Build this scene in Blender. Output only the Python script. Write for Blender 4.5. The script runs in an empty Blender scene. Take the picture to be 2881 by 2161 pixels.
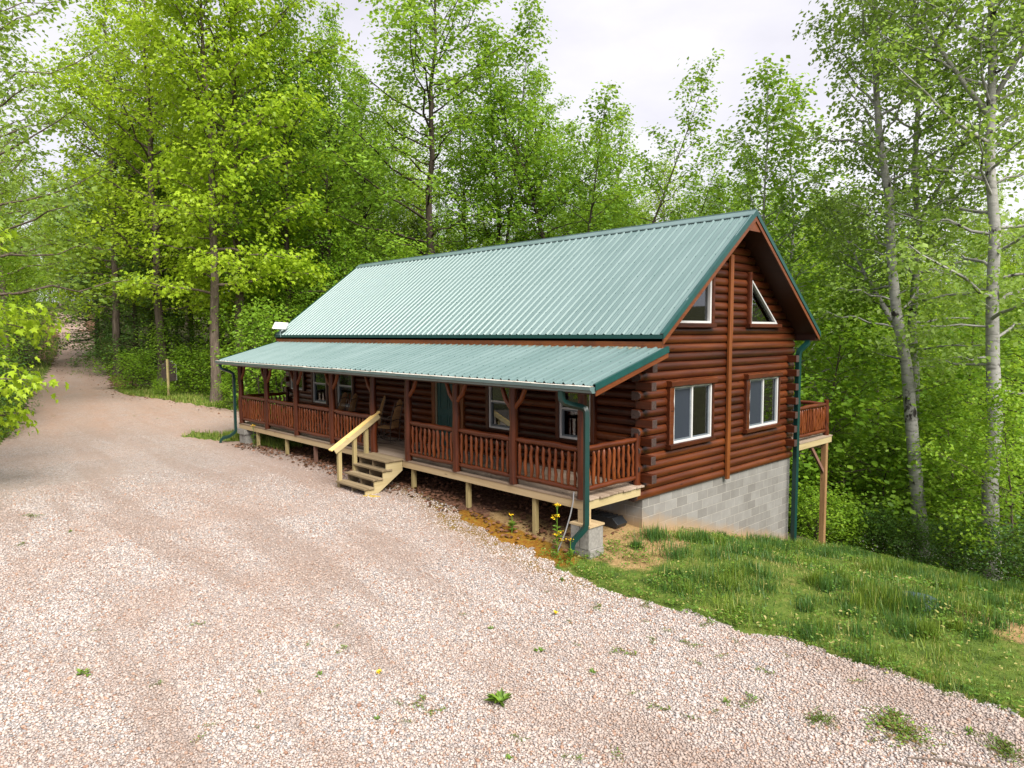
import bpy, math, random
import numpy as np
from mathutils import Vector, Matrix
R = math.radians
rnd = random.Random(7)
SC = bpy.context.scene
COL = SC.collection

# ------------------------------------------------------------------ camera
cam = bpy.data.cameras.new('camera'); camo = bpy.data.objects.new('camera', cam); COL.objects.link(camo)
CAM = Vector((8.0393, -11.1786, 2.9856))
cR = Vector((0.68857306, 0.72515309, -0.00448767)); cU = Vector((-0.05053178, 0.05415431, 0.99725315)); cF = Vector((-0.72340423, 0.68645488, -0.07393248))
camo.matrix_world = Matrix(((cR.x, cU.x, -cF.x, CAM.x), (cR.y, cU.y, -cF.y, CAM.y), (cR.z, cU.z, -cF.z, CAM.z), (0, 0, 0, 1)))
cam.sensor_width = 36; cam.lens = 24.351; cam.clip_start = 0.1; cam.clip_end = 800
SC.camera = camo

# ------------------------------------------------------------------ sky, sun, exposure
SUN_EL, SUN_AZ = R(45), R(107)      # azimuth clockwise from +Y
w = bpy.data.worlds.new('World'); SC.world = w; w.use_nodes = True
nt = w.node_tree; nt.nodes.clear()
def nn(nt, t, **k):
    n = nt.nodes.new(t)
    for a, b in k.items():
        if a in n.inputs and not hasattr(n, a): n.inputs[a].default_value = b
        else: setattr(n, a, b)
    return n
L = lambda nt, a, b: nt.links.new(a, b)
sky = nn(nt, 'ShaderNodeTexSky', sky_type='NISHITA', sun_disc=False, sun_elevation=SUN_EL, sun_rotation=SUN_AZ)
tc = nn(nt, 'ShaderNodeTexCoord')
mp = nn(nt, 'ShaderNodeMapping'); mp.inputs['Scale'].default_value = (1.2, 1.2, 3.0)
no = nn(nt, 'ShaderNodeTexNoise'); no.inputs['Scale'].default_value = 1.6; no.inputs['Detail'].default_value = 7; no.inputs['Roughness'].default_value = .55
cr = nn(nt, 'ShaderNodeValToRGB')
cr.color_ramp.elements[0].position = .34; cr.color_ramp.elements[0].color = (.70, .68, .75, 1)
cr.color_ramp.elements[1].position = .60; cr.color_ramp.elements[1].color = (.90, .875, .915, 1)
sc = nn(nt, 'ShaderNodeVectorMath', operation='SCALE'); sc.inputs['Scale'].default_value = 5.5
mx = nn(nt, 'ShaderNodeMix', data_type='RGBA'); mx.inputs[0].default_value = .93
bg = nn(nt, 'ShaderNodeBackground'); bg.inputs['Strength'].default_value = .1
wo = nn(nt, 'ShaderNodeOutputWorld')
L(nt, tc.outputs['Generated'], mp.inputs['Vector']); L(nt, mp.outputs[0], no.inputs['Vector']); L(nt, no.outputs[0], cr.inputs[0])
L(nt, cr.outputs[0], sc.inputs[0]); L(nt, sky.outputs[0], mx.inputs[6]); L(nt, sc.outputs[0], mx.inputs[7])
L(nt, mx.outputs[2], bg.inputs[0]); L(nt, bg.outputs[0], wo.inputs[0])
sl = bpy.data.lights.new('sun', 'SUN'); sl.energy = 4.0; sl.angle = R(38); sl.color = (1, .95, .86)
so = bpy.data.objects.new('sun', sl); COL.objects.link(so)
sd = Vector((math.sin(SUN_AZ) * math.cos(SUN_EL), math.cos(SUN_AZ) * math.cos(SUN_EL), math.sin(SUN_EL)))
so.rotation_euler = sd.to_track_quat('Z', 'Y').to_euler()
vs = SC.view_settings; vs.view_transform = 'Standard'; vs.look = 'None'; vs.exposure = 1.15; vs.gamma = 1
SC.cycles.max_bounces = 7; SC.cycles.diffuse_bounces = 4; SC.cycles.transparent_max_bounces = 8; SC.cycles.transmission_bounces = 4
SC.cycles.use_denoising = True
try: SC.cycles.caustics_reflective = False; SC.cycles.caustics_refractive = False
except Exception: pass

# ------------------------------------------------------------------ materials
def new_mat(name):
    m = bpy.data.materials.new(name); m.use_nodes = True; m.node_tree.nodes.clear(); return m, m.node_tree
def ramp(nt, fac, stops):
    r = nn(nt, 'ShaderNodeValToRGB'); e = r.color_ramp.elements
    while len(e) < len(stops): e.new(.5)
    for i, (p, c) in enumerate(stops): e[i].position = p; e[i].color = (*c, 1)
    L(nt, fac, r.inputs[0]); return r.outputs[0]
def mixc(nt, fac, a, b, mode='MIX'):
    m = nn(nt, 'ShaderNodeMix', data_type='RGBA', blend_type=mode)
    for s, v in ((0, fac), (6, a), (7, b)):
        if hasattr(v, 'is_output'): L(nt, v, m.inputs[s])
        else: m.inputs[s].default_value = v if s == 0 else (*v, 1)
    return m.outputs[2]
def math_(nt, op, a, b=None, clamp=False):
    m = nn(nt, 'ShaderNodeMath', operation=op); m.use_clamp = clamp
    for i, v in enumerate((a, b)):
        if v is None: continue
        if hasattr(v, 'is_output'): L(nt, v, m.inputs[i])
        else: m.inputs[i].default_value = v
    return m.outputs[0]
def noise(nt, vec, scale, detail=4, rough=.55, dist=0):
    n = nn(nt, 'ShaderNodeTexNoise'); n.inputs['Scale'].default_value = scale; n.inputs['Detail'].default_value = detail
    n.inputs['Roughness'].default_value = rough; n.inputs['Distortion'].default_value = dist
    L(nt, vec, n.inputs['Vector']); return n.outputs[0]
def coords(nt, scale=(1, 1, 1), kind='Object', rot=(0, 0, 0)):
    t = nn(nt, 'ShaderNodeTexCoord'); m = nn(nt, 'ShaderNodeMapping'); m.inputs['Scale'].default_value = scale; m.inputs['Rotation'].default_value = rot
    L(nt, t.outputs[kind], m.inputs[0]); return m.outputs[0]
def world_pos(nt, scale=(1, 1, 1)):
    g = nn(nt, 'ShaderNodeNewGeometry'); m = nn(nt, 'ShaderNodeMapping'); m.inputs['Scale'].default_value = scale
    L(nt, g.outputs['Position'], m.inputs[0]); return m.outputs[0]
def finish(nt, color, rough=.6, bump=None, bstr=.3, bdist=.02, spec=.5, metallic=0, coat=0):
    b = nn(nt, 'ShaderNodeBsdfPrincipled'); o = nn(nt, 'ShaderNodeOutputMaterial')
    for s, v in (('Base Color', color), ('Roughness', rough)):
        if hasattr(v, 'is_output'): L(nt, v, b.inputs[s])
        else: b.inputs[s].default_value = (*v, 1) if s == 'Base Color' else v
    b.inputs['Specular IOR Level'].default_value = spec; b.inputs['Metallic'].default_value = metallic
    if coat: b.inputs['Coat Weight'].default_value = coat; b.inputs['Coat Roughness'].default_value = .25
    if bump is not None:
        bp = nn(nt, 'ShaderNodeBump'); bp.inputs['Strength'].default_value = bstr; bp.inputs['Distance'].default_value = bdist
        L(nt, bump, bp.inputs['Height']); L(nt, bp.outputs[0], b.inputs['Normal'])
    L(nt, b.outputs[0], o.inputs[0]); return b

def wood(name, dark, mid, light, axis, rough=.42, knots=True, grain=26, stretch=.06, spec=.45, rnd_island=.35, weather=None):
    """stained or raw timber whose grain runs along the given axis"""
    m, t = new_mat(name)
    s = [grain] * 3; s['xyz'.index(axis)] = grain * stretch
    g = world_pos(t, tuple(s))
    n1 = noise(t, g, 1, 5, .6, .4)
    big = noise(t, world_pos(t, tuple(.9 if a != axis else .35 for a in 'xyz')), 2.2, 3, .5)
    geo = nn(t, 'ShaderNodeNewGeometry')
    ri = geo.outputs['Random Per Island']
    f = math_(t, 'ADD', math_(t, 'MULTIPLY', n1, .6), math_(t, 'MULTIPLY', big, .4))
    f = math_(t, 'ADD', f, math_(t, 'MULTIPLY', math_(t, 'SUBTRACT', ri, .5), rnd_island))
    c = ramp(t, f, [(.25, dark), (.5, mid), (.78, light)])
    if knots:
        v = nn(t, 'ShaderNodeTexVoronoi'); v.inputs['Scale'].default_value = 1
        ks = [5.5] * 3; ks['xyz'.index(axis)] = 1.7
        L(t, world_pos(t, tuple(ks)), v.inputs['Vector'])
        k = ramp(t, v.outputs['Distance'], [(.05, (1, 1, 1)), (.13, (0, 0, 0))])
        c = mixc(t, math_(t, 'MULTIPLY', k, .7), c, tuple(x * .45 for x in dark))
    if weather:
        wn = noise(t, world_pos(t, (1, 1, 1)), 1.7, 5, .7)
        c = mixc(t, ramp(t, wn, [(.48, (0, 0, 0)), (.72, (.75, .75, .75))]), c, weather)
    finish(t, c, rough, n1, .25, .006, spec)
    return m

def flat(name, col, rough=.5, var=.15, scale=6, bump=0, spec=.5, metallic=0):
    m, t = new_mat(name)
    n = noise(t, coords(t), scale, 4)
    c = ramp(t, n, [(.3, tuple(x * (1 - var) for x in col)), (.7, tuple(min(1, x * (1 + var)) for x in col))])
    finish(t, c, rough, n if bump else None, bump, .01, spec, metallic)
    return m

M = {}
RD, RM, RL = (.022, .0046, .0015), (.056, .0120, .0030), (.115, .030, .0072)
for a in 'xyz': M['stain_' + a] = wood('stained_log_' + a, RD, RM, RL, a, .40, True, 22, .05, .36, .34)
for a in 'xyz': M['porch_' + a] = wood('porch_stain_' + a, (.045, .0090, .0024), (.105, .0235, .0050), (.20, .056, .012), a, .42, True, 22, .05, .34, .4)  # log stain copied brighter: posts and rails coloured as lit against shaded walls
M['orange_y'] = wood('orange_stain_rake', (.06, .014, .004), (.115, .030, .007), (.18, .055, .013), 'y', .42)
M['orange_x'] = wood('orange_stain_fascia', (.075, .018, .005), (.16, .042, .009), (.24, .075, .016), 'x', .42, weather=(.06, .022, .014))
M['orange_z'] = wood('orange_stain_batten', (.095, .025, .005), (.165, .048, .010), (.24, .08, .017), 'z', .42)
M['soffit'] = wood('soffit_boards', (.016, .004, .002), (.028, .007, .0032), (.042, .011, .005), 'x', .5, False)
M['endgrain'] = flat('weathered_end_grain', (.040, .022, .018), .75, .5, 30, .3)
M['raw_x'] = wood('pale_treated_timber_long', (0.259, 0.18, 0.0936), (0.374, 0.277, 0.158), (0.446, 0.353, 0.223), 'x', .7, True, 18, .05, .25, .25)
M['raw_y'] = wood('pale_treated_timber_cross', (0.238, 0.18, 0.0864), (0.36, 0.288, 0.151), (0.432, 0.36, 0.209), 'y', .7, True, 18, .05, .25, .3)
M['raw_z'] = wood('pale_treated_timber_upright', (0.216, 0.166, 0.072), (0.317, 0.252, 0.122), (0.396, 0.324, 0.173), 'z', .7, True, 18, .05, .25, .3)
M['deck_x'] = wood('weathered_deck_boards', (0.158, 0.112, 0.0792), (0.259, 0.194, 0.144), (0.346, 0.274, 0.216), 'x', .8, False, 16, .04, .2, .5)
M['deck_y'] = wood('weathered_cross_boards', (0.158, 0.115, 0.0828), (0.259, 0.202, 0.151), (0.346, 0.281, 0.223), 'y', .8, False, 16, .04, .2, .5)
M['tread'] = wood('grey_brown_treads', (0.122, 0.09, 0.0504), (0.216, 0.162, 0.0972), (0.302, 0.238, 0.151), 'x', .8, True, 18, .04, .2, .4)
M['newrail'] = wood('fresh_yellow_rail', (.50, .33, .10), (.66, .46, .17), (.74, .55, .25), 'y', .6, True, 16, .05, .3, .2)
M['redpost'] = wood('reddish_weathered_post', (.10, .05, .035), (.17, .085, .06), (.25, .14, .10), 'z', .75, False)
M['white'] = flat('white_vinyl', (.5, .5, .5), .35, .04)
M['bronze'] = flat('dark_screen_frame', (.11, .13, .15), .4, .1)
M['screen'] = flat('insect_screen', (.016, .022, .034), .55, .1, 90)
M['teal_trim'] = flat('dark_green_metal_trim', (.005, .050, .046), .34, .12)
M['door_green'] = flat('dark_green_door', (.005, .05, .048), .4, .1)
M['rock_wood'] = flat('hickory_slats', (.36, .19, .07), .5, .3, 20)
M['bark_wood'] = flat('barked_hickory_stick', (.07, .045, .032), .7, .4, 20)
M['black'] = flat('black_plastic', (.013, .015, .018), .35, .2)
M['grey_cable'] = flat('grey_cable_jacket', (.25, .25, .26), .5, .1)
M['cblock'] = flat('grey_concrete_block', (.20, .19, .175), .9, .22, 18, .4)
M['sign_brown'] = flat('dark_brown_sign_back', (.028, .018, .013), .7, .25)
M['yellow'] = flat('yellow_petals', (.80, .52, .01), .6, .15)
M['whitepetal'] = flat('white_blossom', (.75, .74, .66), .7, .1)
M['pinkpetal'] = flat('pink_clover', (.62, .42, .45), .7, .1)
M['lid'] = flat('blue_grey_lid', (.06, .085, .11), .9, .35, 8, .4, .15)
M['curtain'] = flat('blue_curtain', (.10, .13, .22), .8, .2)
M['stick'] = flat('dead_stick', (.13, .10, .08), .85, .4, 30)
M['interior'] = flat('interior_pine', (.42, .25, .09), .6, .2, 3)

# block wall
m, t = new_mat('concrete_block_masonry'); M['block'] = m
g = nn(t, 'ShaderNodeNewGeometry'); sx = nn(t, 'ShaderNodeSeparateXYZ'); L(t, g.outputs['Position'], sx.inputs[0])
cx = nn(t, 'ShaderNodeCombineXYZ'); L(t, math_(t, 'ADD', sx.outputs[0], sx.outputs[1]), cx.inputs[0]); L(t, math_(t, 'ADD', sx.outputs[2], .5 + .2032 * 20), cx.inputs[1])
bk = nn(t, 'ShaderNodeTexBrick'); bk.offset = .5
for k, v in (('Scale', 1.0), ('Mortar Size', .006), ('Mortar Smooth', .3), ('Brick Width', .4064), ('Row Height', .2032), ('Bias', 0)): bk.inputs[k].default_value = v
bk.inputs['Color1'].default_value = (.185, .178, .168, 1); bk.inputs['Color2'].default_value = (.25, .245, .235, 1); bk.inputs['Mortar'].default_value = (.34, .325, .295, 1)
L(t, cx.outputs[0], bk.inputs['Vector'])
n1 = noise(t, g.outputs['Position'], 2.2, 6, .65); n2 = noise(t, g.outputs['Position'], 60, 3)
c = mixc(t, .55, bk.outputs[0], ramp(t, n1, [(.3, (.60, .58, .56)), (.7, (1, 1, 1))]), 'MULTIPLY')
# rain-splashed clay above the soil line, following the slope of the lawn
soil = math_(t, 'ADD', math_(t, 'MULTIPLY', sx.outputs[1], .275), sx.outputs[2])
soil = math_(t, 'ADD', soil, math_(t, 'MULTIPLY', n1, .5))
c = mixc(t, ramp(t, soil, [(-.55 + .0, (.9, .9, .9)), (.0, (.0, .0, .0))]) if False else math_(t, 'MULTIPLY', math_(t, 'SUBTRACT', -.28, soil), 3.2, True), c, (.30, .205, .115))
finish(t, c, .9, math_(t, 'ADD', math_(t, 'MULTIPLY', bk.outputs['Fac'], -1), math_(t, 'MULTIPLY', n2, .3)), .5, .008, .2)

# roof metal
m, t = new_mat('green_painted_roof_metal'); M['roof'] = m
p = world_pos(t, (1, .25, .25)); n = noise(t, p, 2.0, 5, .6); nf = noise(t, world_pos(t, (14, .6, .6)), 1, 3)
c = ramp(t, n, [(.3, (.080, .138, .136)), (.7, (.110, .172, .172))])
c = mixc(t, math_(t, 'MULTIPLY', nf, .15), c, (.23, .29, .295))
finish(t, c, ramp(t, n, [(.3, (.30, .30, .30)), (.7, (.42, .42, .42))]), None, 0, 0, .5, .05, .0)
m, t = new_mat('grey_green_gutter'); M['gutter'] = m
n = noise(t, world_pos(t), 3, 4); finish(t, ramp(t, n, [(.3, (.075, .125, .125)), (.7, (.115, .17, .17))]), .35, None, 0, 0, .6)
m, t = new_mat('pale_gutter_guard'); M['guard'] = m
n = noise(t, world_pos(t, (2.2, 8, 8)), 2.2, 5, .7)
finish(t, ramp(t, n, [(.36, (.16, .09, .045)), (.45, (.52, .47, .40)), (.6, (.64, .60, .55))]), .8, n, .4, .01, .3)
m, t = new_mat('foam_closure_with_debris'); M['closure'] = m
n = noise(t, world_pos(t, (9, 9, 9)), 2.0, 4, .7)
finish(t, ramp(t, n, [(.44, (.05, .10, .095)), (.54, (.22, .19, .125)), (.72, (.38, .34, .25))]), .85, n, .4, .01, .2)

# glass
m, t = new_mat('window_glass'); M['glass'] = m
fr = nn(t, 'ShaderNodeFresnel'); fr.inputs[0].default_value = 2.1
tr = nn(t, 'ShaderNodeBsdfTransparent'); tr.inputs[0].default_value = (.75, .80, .80, 1)
gl = nn(t, 'ShaderNodeBsdfGlossy'); gl.inputs['Roughness'].default_value = .02; gl.inputs[0].default_value = (.9, .95, 1, 1)
ms = nn(t, 'ShaderNodeMixShader'); o = nn(t, 'ShaderNodeOutputMaterial')
L(t, fr.outputs[0], ms.inputs[0]); L(t, tr.outputs[0], ms.inputs[1]); L(t, gl.outputs[0], ms.inputs[2]); L(t, ms.outputs[0], o.inputs[0])

# bark
def bark(name, a, b, c3, pale=False):
    m, t = new_mat(name)
    n = noise(t, coords(t, (9, 9, 1.6) if not pale else (2.2, 2.2, 7)), 1.4, 6, .65, .3)
    big = noise(t, coords(t), .5, 3)
    c = ramp(t, n, [(.30, a), (.46 if pale else .5, b), (.72, c3)])
    c = mixc(t, math_(t, 'MULTIPLY', big, .4), c, tuple(x * .6 for x in b))
    if pale:
        k = noise(t, coords(t, (1.6, 1.6, 1.1)), 1.5, 4, .6)
        c = mixc(t, ramp(t, k, [(.60, (0, 0, 0)), (.66, (1, 1, 1))]), c, (.035, .03, .028))
    finish(t, c, .9, n, .6, .03, .15); return m
M['bark'] = bark('dark_bark', (.022, .017, .013), (.060, .047, .037), (.12, .095, .075))
M['bark_warm'] = bark('grey_brown_bark', (.05, .038, .03), (.12, .093, .073), (.21, .17, .14))
M['bark_pale'] = bark('pale_poplar_bark', (.11, .105, .10), (.30, .29, .28), (.42, .41, .395), True)

# leaves
def leaf(name, cols, trans=.45, seasonal=.25, rough=.45):
    m, t = new_mat(name)
    g = nn(t, 'ShaderNodeNewGeometry'); oi = nn(t, 'ShaderNodeObjectInfo')
    n = noise(t, coords(t), .55, 3, .6)
    f = math_(t, 'ADD', math_(t, 'MULTIPLY', g.outputs['Random Per Island'], .42), math_(t, 'MULTIPLY', n, .58))
    f = math_(t, 'ADD', f, math_(t, 'MULTIPLY', math_(t, 'SUBTRACT', oi.outputs['Random'], .5), seasonal))
    c = ramp(t, f, [(.2, cols[0]), (.5, cols[1]), (.8, cols[2])])
    b = nn(t, 'ShaderNodeBsdfPrincipled'); b.inputs['Roughness'].default_value = rough; b.inputs['Specular IOR Level'].default_value = .35
    L(t, c, b.inputs['Base Color'])
    tl = nn(t, 'ShaderNodeBsdfTranslucent'); L(t, mixc(t, .5, c, (.30, .42, .02)), tl.inputs[0])
    ms = nn(t, 'ShaderNodeMixShader'); ms.inputs[0].default_value = trans; o = nn(t, 'ShaderNodeOutputMaterial')
    L(t, b.outputs[0], ms.inputs[1]); L(t, tl.outputs[0], ms.inputs[2]); L(t, ms.outputs[0], o.inputs[0]); return m
M['leaf_bright'] = leaf('spring_maple_leaf', [(0.205, 0.335, 0.013), (0.346, 0.497, 0.0238), (0.497, 0.648, 0.0486)], .55, .15)
M['leaf_mid'] = leaf('fresh_green_leaf', [(0.112, 0.235, 0.0246), (0.213, 0.381, 0.0381), (0.347, 0.538, 0.0672)], .55)
M['leaf_dark'] = leaf('deep_green_leaf', [(.03, .080, .02), (.062, .14, .028), (.12, .22, .04)], .3)
M['leaf_pale'] = leaf('poplar_leaf', [(0.158, 0.263, 0.0525), (0.263, 0.399, 0.0735), (0.399, 0.546, 0.137)], .55)
M['leaf_bush'] = leaf('understory_leaf', [(0.105, 0.22, 0.0176), (0.209, 0.374, 0.0286), (0.363, 0.539, 0.0495)], .55)
M['grass'] = leaf('lawn_grass_blade', [(.055, .11, .014), (.125, .20, .022), (.26, .33, .045)], .3, 0, .5)
M['grass_dark'] = leaf('dark_tuft_blade', [(.02, .065, .014), (.045, .115, .02), (.095, .19, .035)], .25, 0, .5)
M['grass_pale'] = leaf('dry_grass_blade', [(.17, .21, .04), (.30, .29, .08), (.44, .37, .16)], .3, 0, .6)
M['weed'] = leaf('gravel_weed_leaf', [(.06, .13, .015), (.11, .21, .022), (.19, .31, .035)], .3)
M['weed_red'] = leaf('reddish_weed_leaf', [(.07, .06, .02), (.12, .10, .025), (.15, .085, .035)], .3)
M['deadleaf'] = leaf('fallen_leaf', [(.055, .025, .015), (.13, .055, .03), (.26, .13, .08)], .1, 0, .8)

# gravel sheet and stones
def gravel_color(t, rand, pos):
    c = ramp(t, rand, [(0, (0.209, 0.204, 0.209)), (.08, (0.281, 0.266, 0.266)), (.17, (0.396, 0.363, 0.352)), (.42, (0.462, 0.416, 0.396)), (.62, (0.429, 0.336, 0.288)), (.80, (0.501, 0.457, 0.435)), (.94, (0.352, 0.215, 0.149)), (1, (0.231, 0.127, 0.088))])
    for e in t.nodes[-1:] : pass
    return c
m, t = new_mat('crushed_gravel'); M['gravel'] = m
P0 = world_pos(t)
v1 = nn(t, 'ShaderNodeTexVoronoi'); v1.inputs['Scale'].default_value = 34; L(t, P0, v1.inputs['Vector'])
v2 = nn(t, 'ShaderNodeTexVoronoi'); v2.inputs['Scale'].default_value = 61; L(t, P0, v2.inputs['Vector'])
sr = nn(t, 'ShaderNodeSeparateColor'); L(t, v1.outputs['Color'], sr.inputs[0])
sr2 = nn(t, 'ShaderNodeSeparateColor'); L(t, v2.outputs['Color'], sr2.inputs[0])
c = mixc(t, .25, gravel_color(t, sr.outputs[0], P0), gravel_color(t, sr2.outputs[1], P0)); c = mixc(t, 1, c, ramp(t, noise(t, P0, 11, 6, .8), [(.36, (.72, .70, .69)), (.62, (1.0, 1.0, 1.0))]), 'MULTIPLY')
gap = ramp(t, v1.outputs['Distance'], [(.50, (1, 1, 1)), (.92, (.58, .55, .54))])
c = mixc(t, 1, c, gap, 'MULTIPLY')
nb = noise(t, P0, .45, 6, .62, .4)
c = mixc(t, ramp(t, nb, [(.46, (0, 0, 0)), (.70, (.50, .50, .50))]), c, (.36, .255, .205))
nb2 = noise(t, P0, 1.3, 5, .7)
c = mixc(t, ramp(t, nb2, [(.50, (0, 0, 0)), (.78, (.55, .55, .55))]), c, (.24, .18, .15))
nb3 = noise(t, world_pos(t, (.16, 1.15, 1)), 1.0, 3, .5, .5); c = mixc(t, ramp(t, nb3, [(.50, (0, 0, 0)), (.64, (.5, .5, .5))]), c, (.27, .20, .165))
at = nn(t, 'ShaderNodeAttribute', attribute_name='earthy')
fe = math_(t, 'MULTIPLY', at.outputs['Fac'], ramp(t, noise(t, P0, 2.5, 6, .7), [(.3, (.35, .35, .35)), (.65, (1, 1, 1))]), True)
c = mixc(t, fe, c, mixc(t, noise(t, P0, 9, 4), (.25, .145, .10), (.45, .32, .26)))
ms_ = nn(t, 'ShaderNodeAttribute', attribute_name='mossy')
fm = math_(t, 'MULTIPLY', ms_.outputs['Fac'], ramp(t, noise(t, P0, 3.5, 6, .7), [(.38, (0, 0, 0)), (.55, (1, 1, 1))]), True)
c = mixc(t, fm, c, mixc(t, noise(t, P0, 14, 4), (.17, .075, .012), (.20, .15, .02)))
finish(t, c, .85, math_(t, 'ADD', math_(t, 'MULTIPLY', v1.outputs['Distance'], -1), math_(t, 'MULTIPLY', v2.outputs['Distance'], -.5)), .9, .03, .25)
m, t = new_mat('loose_gravel_stone'); M['stone'] = m
g = nn(t, 'ShaderNodeNewGeometry')
c = gravel_color(t, g.outputs['Random Per Island'], None)
P0 = g.outputs['Position']
nb = noise(t, P0, .45, 6, .62, .4)
c = mixc(t, ramp(t, nb, [(.44, (0, 0, 0)), (.66, (.8, .8, .8))]), c, mixc(t, .55, c, (.30, .20, .15)))
nb3 = noise(t, world_pos(t, (.16, 1.15, 1)), 1.0, 3, .5, .5); c = mixc(t, ramp(t, nb3, [(.50, (0, 0, 0)), (.64, (.5, .5, .5))]), c, (.27, .20, .165))
nf = noise(t, P0, 120, 3); c = mixc(t, .35, c, ramp(t, nf, [(.3, (.6, .6, .6)), (.7, (1, 1, 1))]), 'MULTIPLY')
finish(t, c, .8, nf, .3, .002, .3)

# ground
m, t = new_mat('woodland_ground'); M['ground'] = m
P0 = world_pos(t); n1 = noise(t, P0, 1.1, 6, .65); n2 = noise(t, P0, 12, 5, .7); n3 = noise(t, P0, 3.2, 6, .7)
forest = ramp(t, math_(t, 'ADD', math_(t, 'MULTIPLY', n1, .5), math_(t, 'MULTIPLY', n2, .5)), [(.3, (.025, .028, .012)), (.5, (.06, .055, .028)), (.7, (.075, .10, .025))])
def atf(n): return nn(t, 'ShaderNodeAttribute', attribute_name=n).outputs['Fac']
lawn = ramp(t, n3, [(.3, (.035, .06, .014)), (.5, (.085, .13, .022)), (.62, (.13, .15, .035)), (.75, (.22, .18, .07))])
dirt = ramp(t, math_(t, 'ADD', math_(t, 'MULTIPLY', n3, .6), math_(t, 'MULTIPLY', n2, .4)), [(.3, (.15, .09, .04)), (.5, (.28, .185, .085)), (.7, (.37, .26, .14))])
litter = ramp(t, n2, [(.3, (.045, .022, .015)), (.5, (.11, .055, .035)), (.7, (.20, .12, .085))])
moss = ramp(t, n2, [(.3, (.13, .05, .01)), (.5, (.22, .10, .014)), (.7, (.20, .17, .025))])
edge = lambda a: math_(t, 'MULTIPLY', math_(t, 'SUBTRACT', math_(t, 'ADD', a, math_(t, 'MULTIPLY', math_(t, 'SUBTRACT', n3, .5), .9)), .35), 4, True)
c = mixc(t, edge(atf('lawn')), forest, lawn); c = mixc(t, edge(atf('litter')), c, litter); c = mixc(t, edge(atf('dirt')), c, dirt); c = mixc(t, edge(atf('moss')), c, moss)
finish(t, c, .95, n2, .8, .05, .1)

# ------------------------------------------------------------------ mesh helpers
class MB:
    def __init__(s): s.v = []; s.f = []; s.m = []
    def add(s, v, f, mi=0):
        b = len(s.v); s.v += [tuple(p) for p in v]; s.f += [tuple(b + i for i in q) for q in f]; s.m += [mi] * len(f); return s
    def box(s, x0, x1, y0, y1, z0, z1, mi=0):
        return s.add([(x0, y0, z0), (x1, y0, z0), (x1, y1, z0), (x0, y1, z0), (x0, y0, z1), (x1, y0, z1), (x1, y1, z1), (x0, y1, z1)],
                     [(0, 3, 2, 1), (4, 5, 6, 7), (0, 1, 5, 4), (1, 2, 6, 5), (2, 3, 7, 6), (3, 0, 4, 7)], mi)
    def bar(s, p, q, wx, wz, up=(0, 0, 1), mi=0):
        p, q, up = Vector(p), Vector(q), Vector(up); d = (q - p).normalized(); a = d.cross(up).normalized(); b = a.cross(d)
        v = [e + a * (i * wx / 2) + b * (j * wz / 2) for e in (p, q) for i, j in ((-1, -1), (1, -1), (1, 1), (-1, 1))]
        return s.add(v, [(3, 2, 1, 0), (4, 5, 6, 7), (0, 1, 5, 4), (1, 2, 6, 5), (2, 3, 7, 6), (3, 0, 4, 7)], mi)
    def tube(s, pts, rad, n=8, mi=0, caps=True):
        pts = [Vector(p) for p in pts]; rad = [rad] * len(pts) if not hasattr(rad, '__len__') else rad
        ref = Vector((0, 0, 1)) if abs((pts[-1] - pts[0]).normalized().z) < .9 else Vector((1, 0, 0))
        vs_ = []
        for i, p in enumerate(pts):
            d = (pts[min(i + 1, len(pts) - 1)] - pts[max(i - 1, 0)]).normalized(); a = d.cross(ref).normalized(); b = a.cross(d)
            vs_ += [p + (a * math.cos(2 * math.pi * k / n) + b * math.sin(2 * math.pi * k / n)) * rad[i] for k in range(n)]
        fs = [(i * n + k, i * n + k + n, i * n + (k + 1) % n + n, i * n + (k + 1) % n) for i in range(len(pts) - 1) for k in range(n)]
        if caps: fs += [tuple(range(n)), tuple((len(pts) - 1) * n + k for k in reversed(range(n)))]
        return s.add(vs_, fs, mi)
    def sweep(s, prof, pts, side, mi=0, closed=False):
        """prof: (u,v) pairs; u along side vector, v along up vector, swept through pts"""
        k = len(prof)
        vs_ = []
        for (p, a, b) in pts: vs_ += [Vector(p) + Vector(a) * u + Vector(b) * v for u, v in prof]
        fs = []
        for i in range(len(pts) - 1):
            for j in range(k if closed else k - 1): fs.append((i * k + j, i * k + (j + 1) % k, (i + 1) * k + (j + 1) % k, (i + 1) * k + j))
        if closed: fs += [tuple(reversed(range(k))), tuple((len(pts) - 1) * k + j for j in range(k))]
        return s.add(vs_, fs, mi)
    def prism(s, poly, d, mi=0):
        k = len(poly); d = Vector(d); v = [Vector(p) for p in poly] + [Vector(p) + d for p in poly]
        return s.add(v, [tuple(reversed(range(k))), tuple(range(k, 2 * k))] + [(i, (i + 1) % k, (i + 1) % k + k, i + k) for i in range(k)], mi)
    def build(s, name, mats, parent=None, smooth=None, bevel=0, fix=True):
        me = bpy.data.meshes.new(name); me.from_pydata(s.v, [], s.f)
        mats = mats if isinstance(mats, (list, tuple)) else [mats]
        for q in mats: me.materials.append(q)
        if len(mats) > 1: me.polygons.foreach_set('material_index', s.m)
        if fix:
            import bmesh
            b = bmesh.new(); b.from_mesh(me); bmesh.ops.recalc_face_normals(b, faces=b.faces); b.to_mesh(me); b.free()
        if smooth is not None:
            me.polygons.foreach_set('use_smooth', [True] * len(me.polygons))
            try: me.set_sharp_from_angle(angle=R(smooth))
            except Exception: pass
        o = link(name, me, parent)
        if bevel:
            bv = o.modifiers.new('bevel', 'BEVEL'); bv.width = bevel; bv.segments = 2; bv.limit_method = 'ANGLE'; bv.angle_limit = R(40)
        return o
ORG = {}
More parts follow.
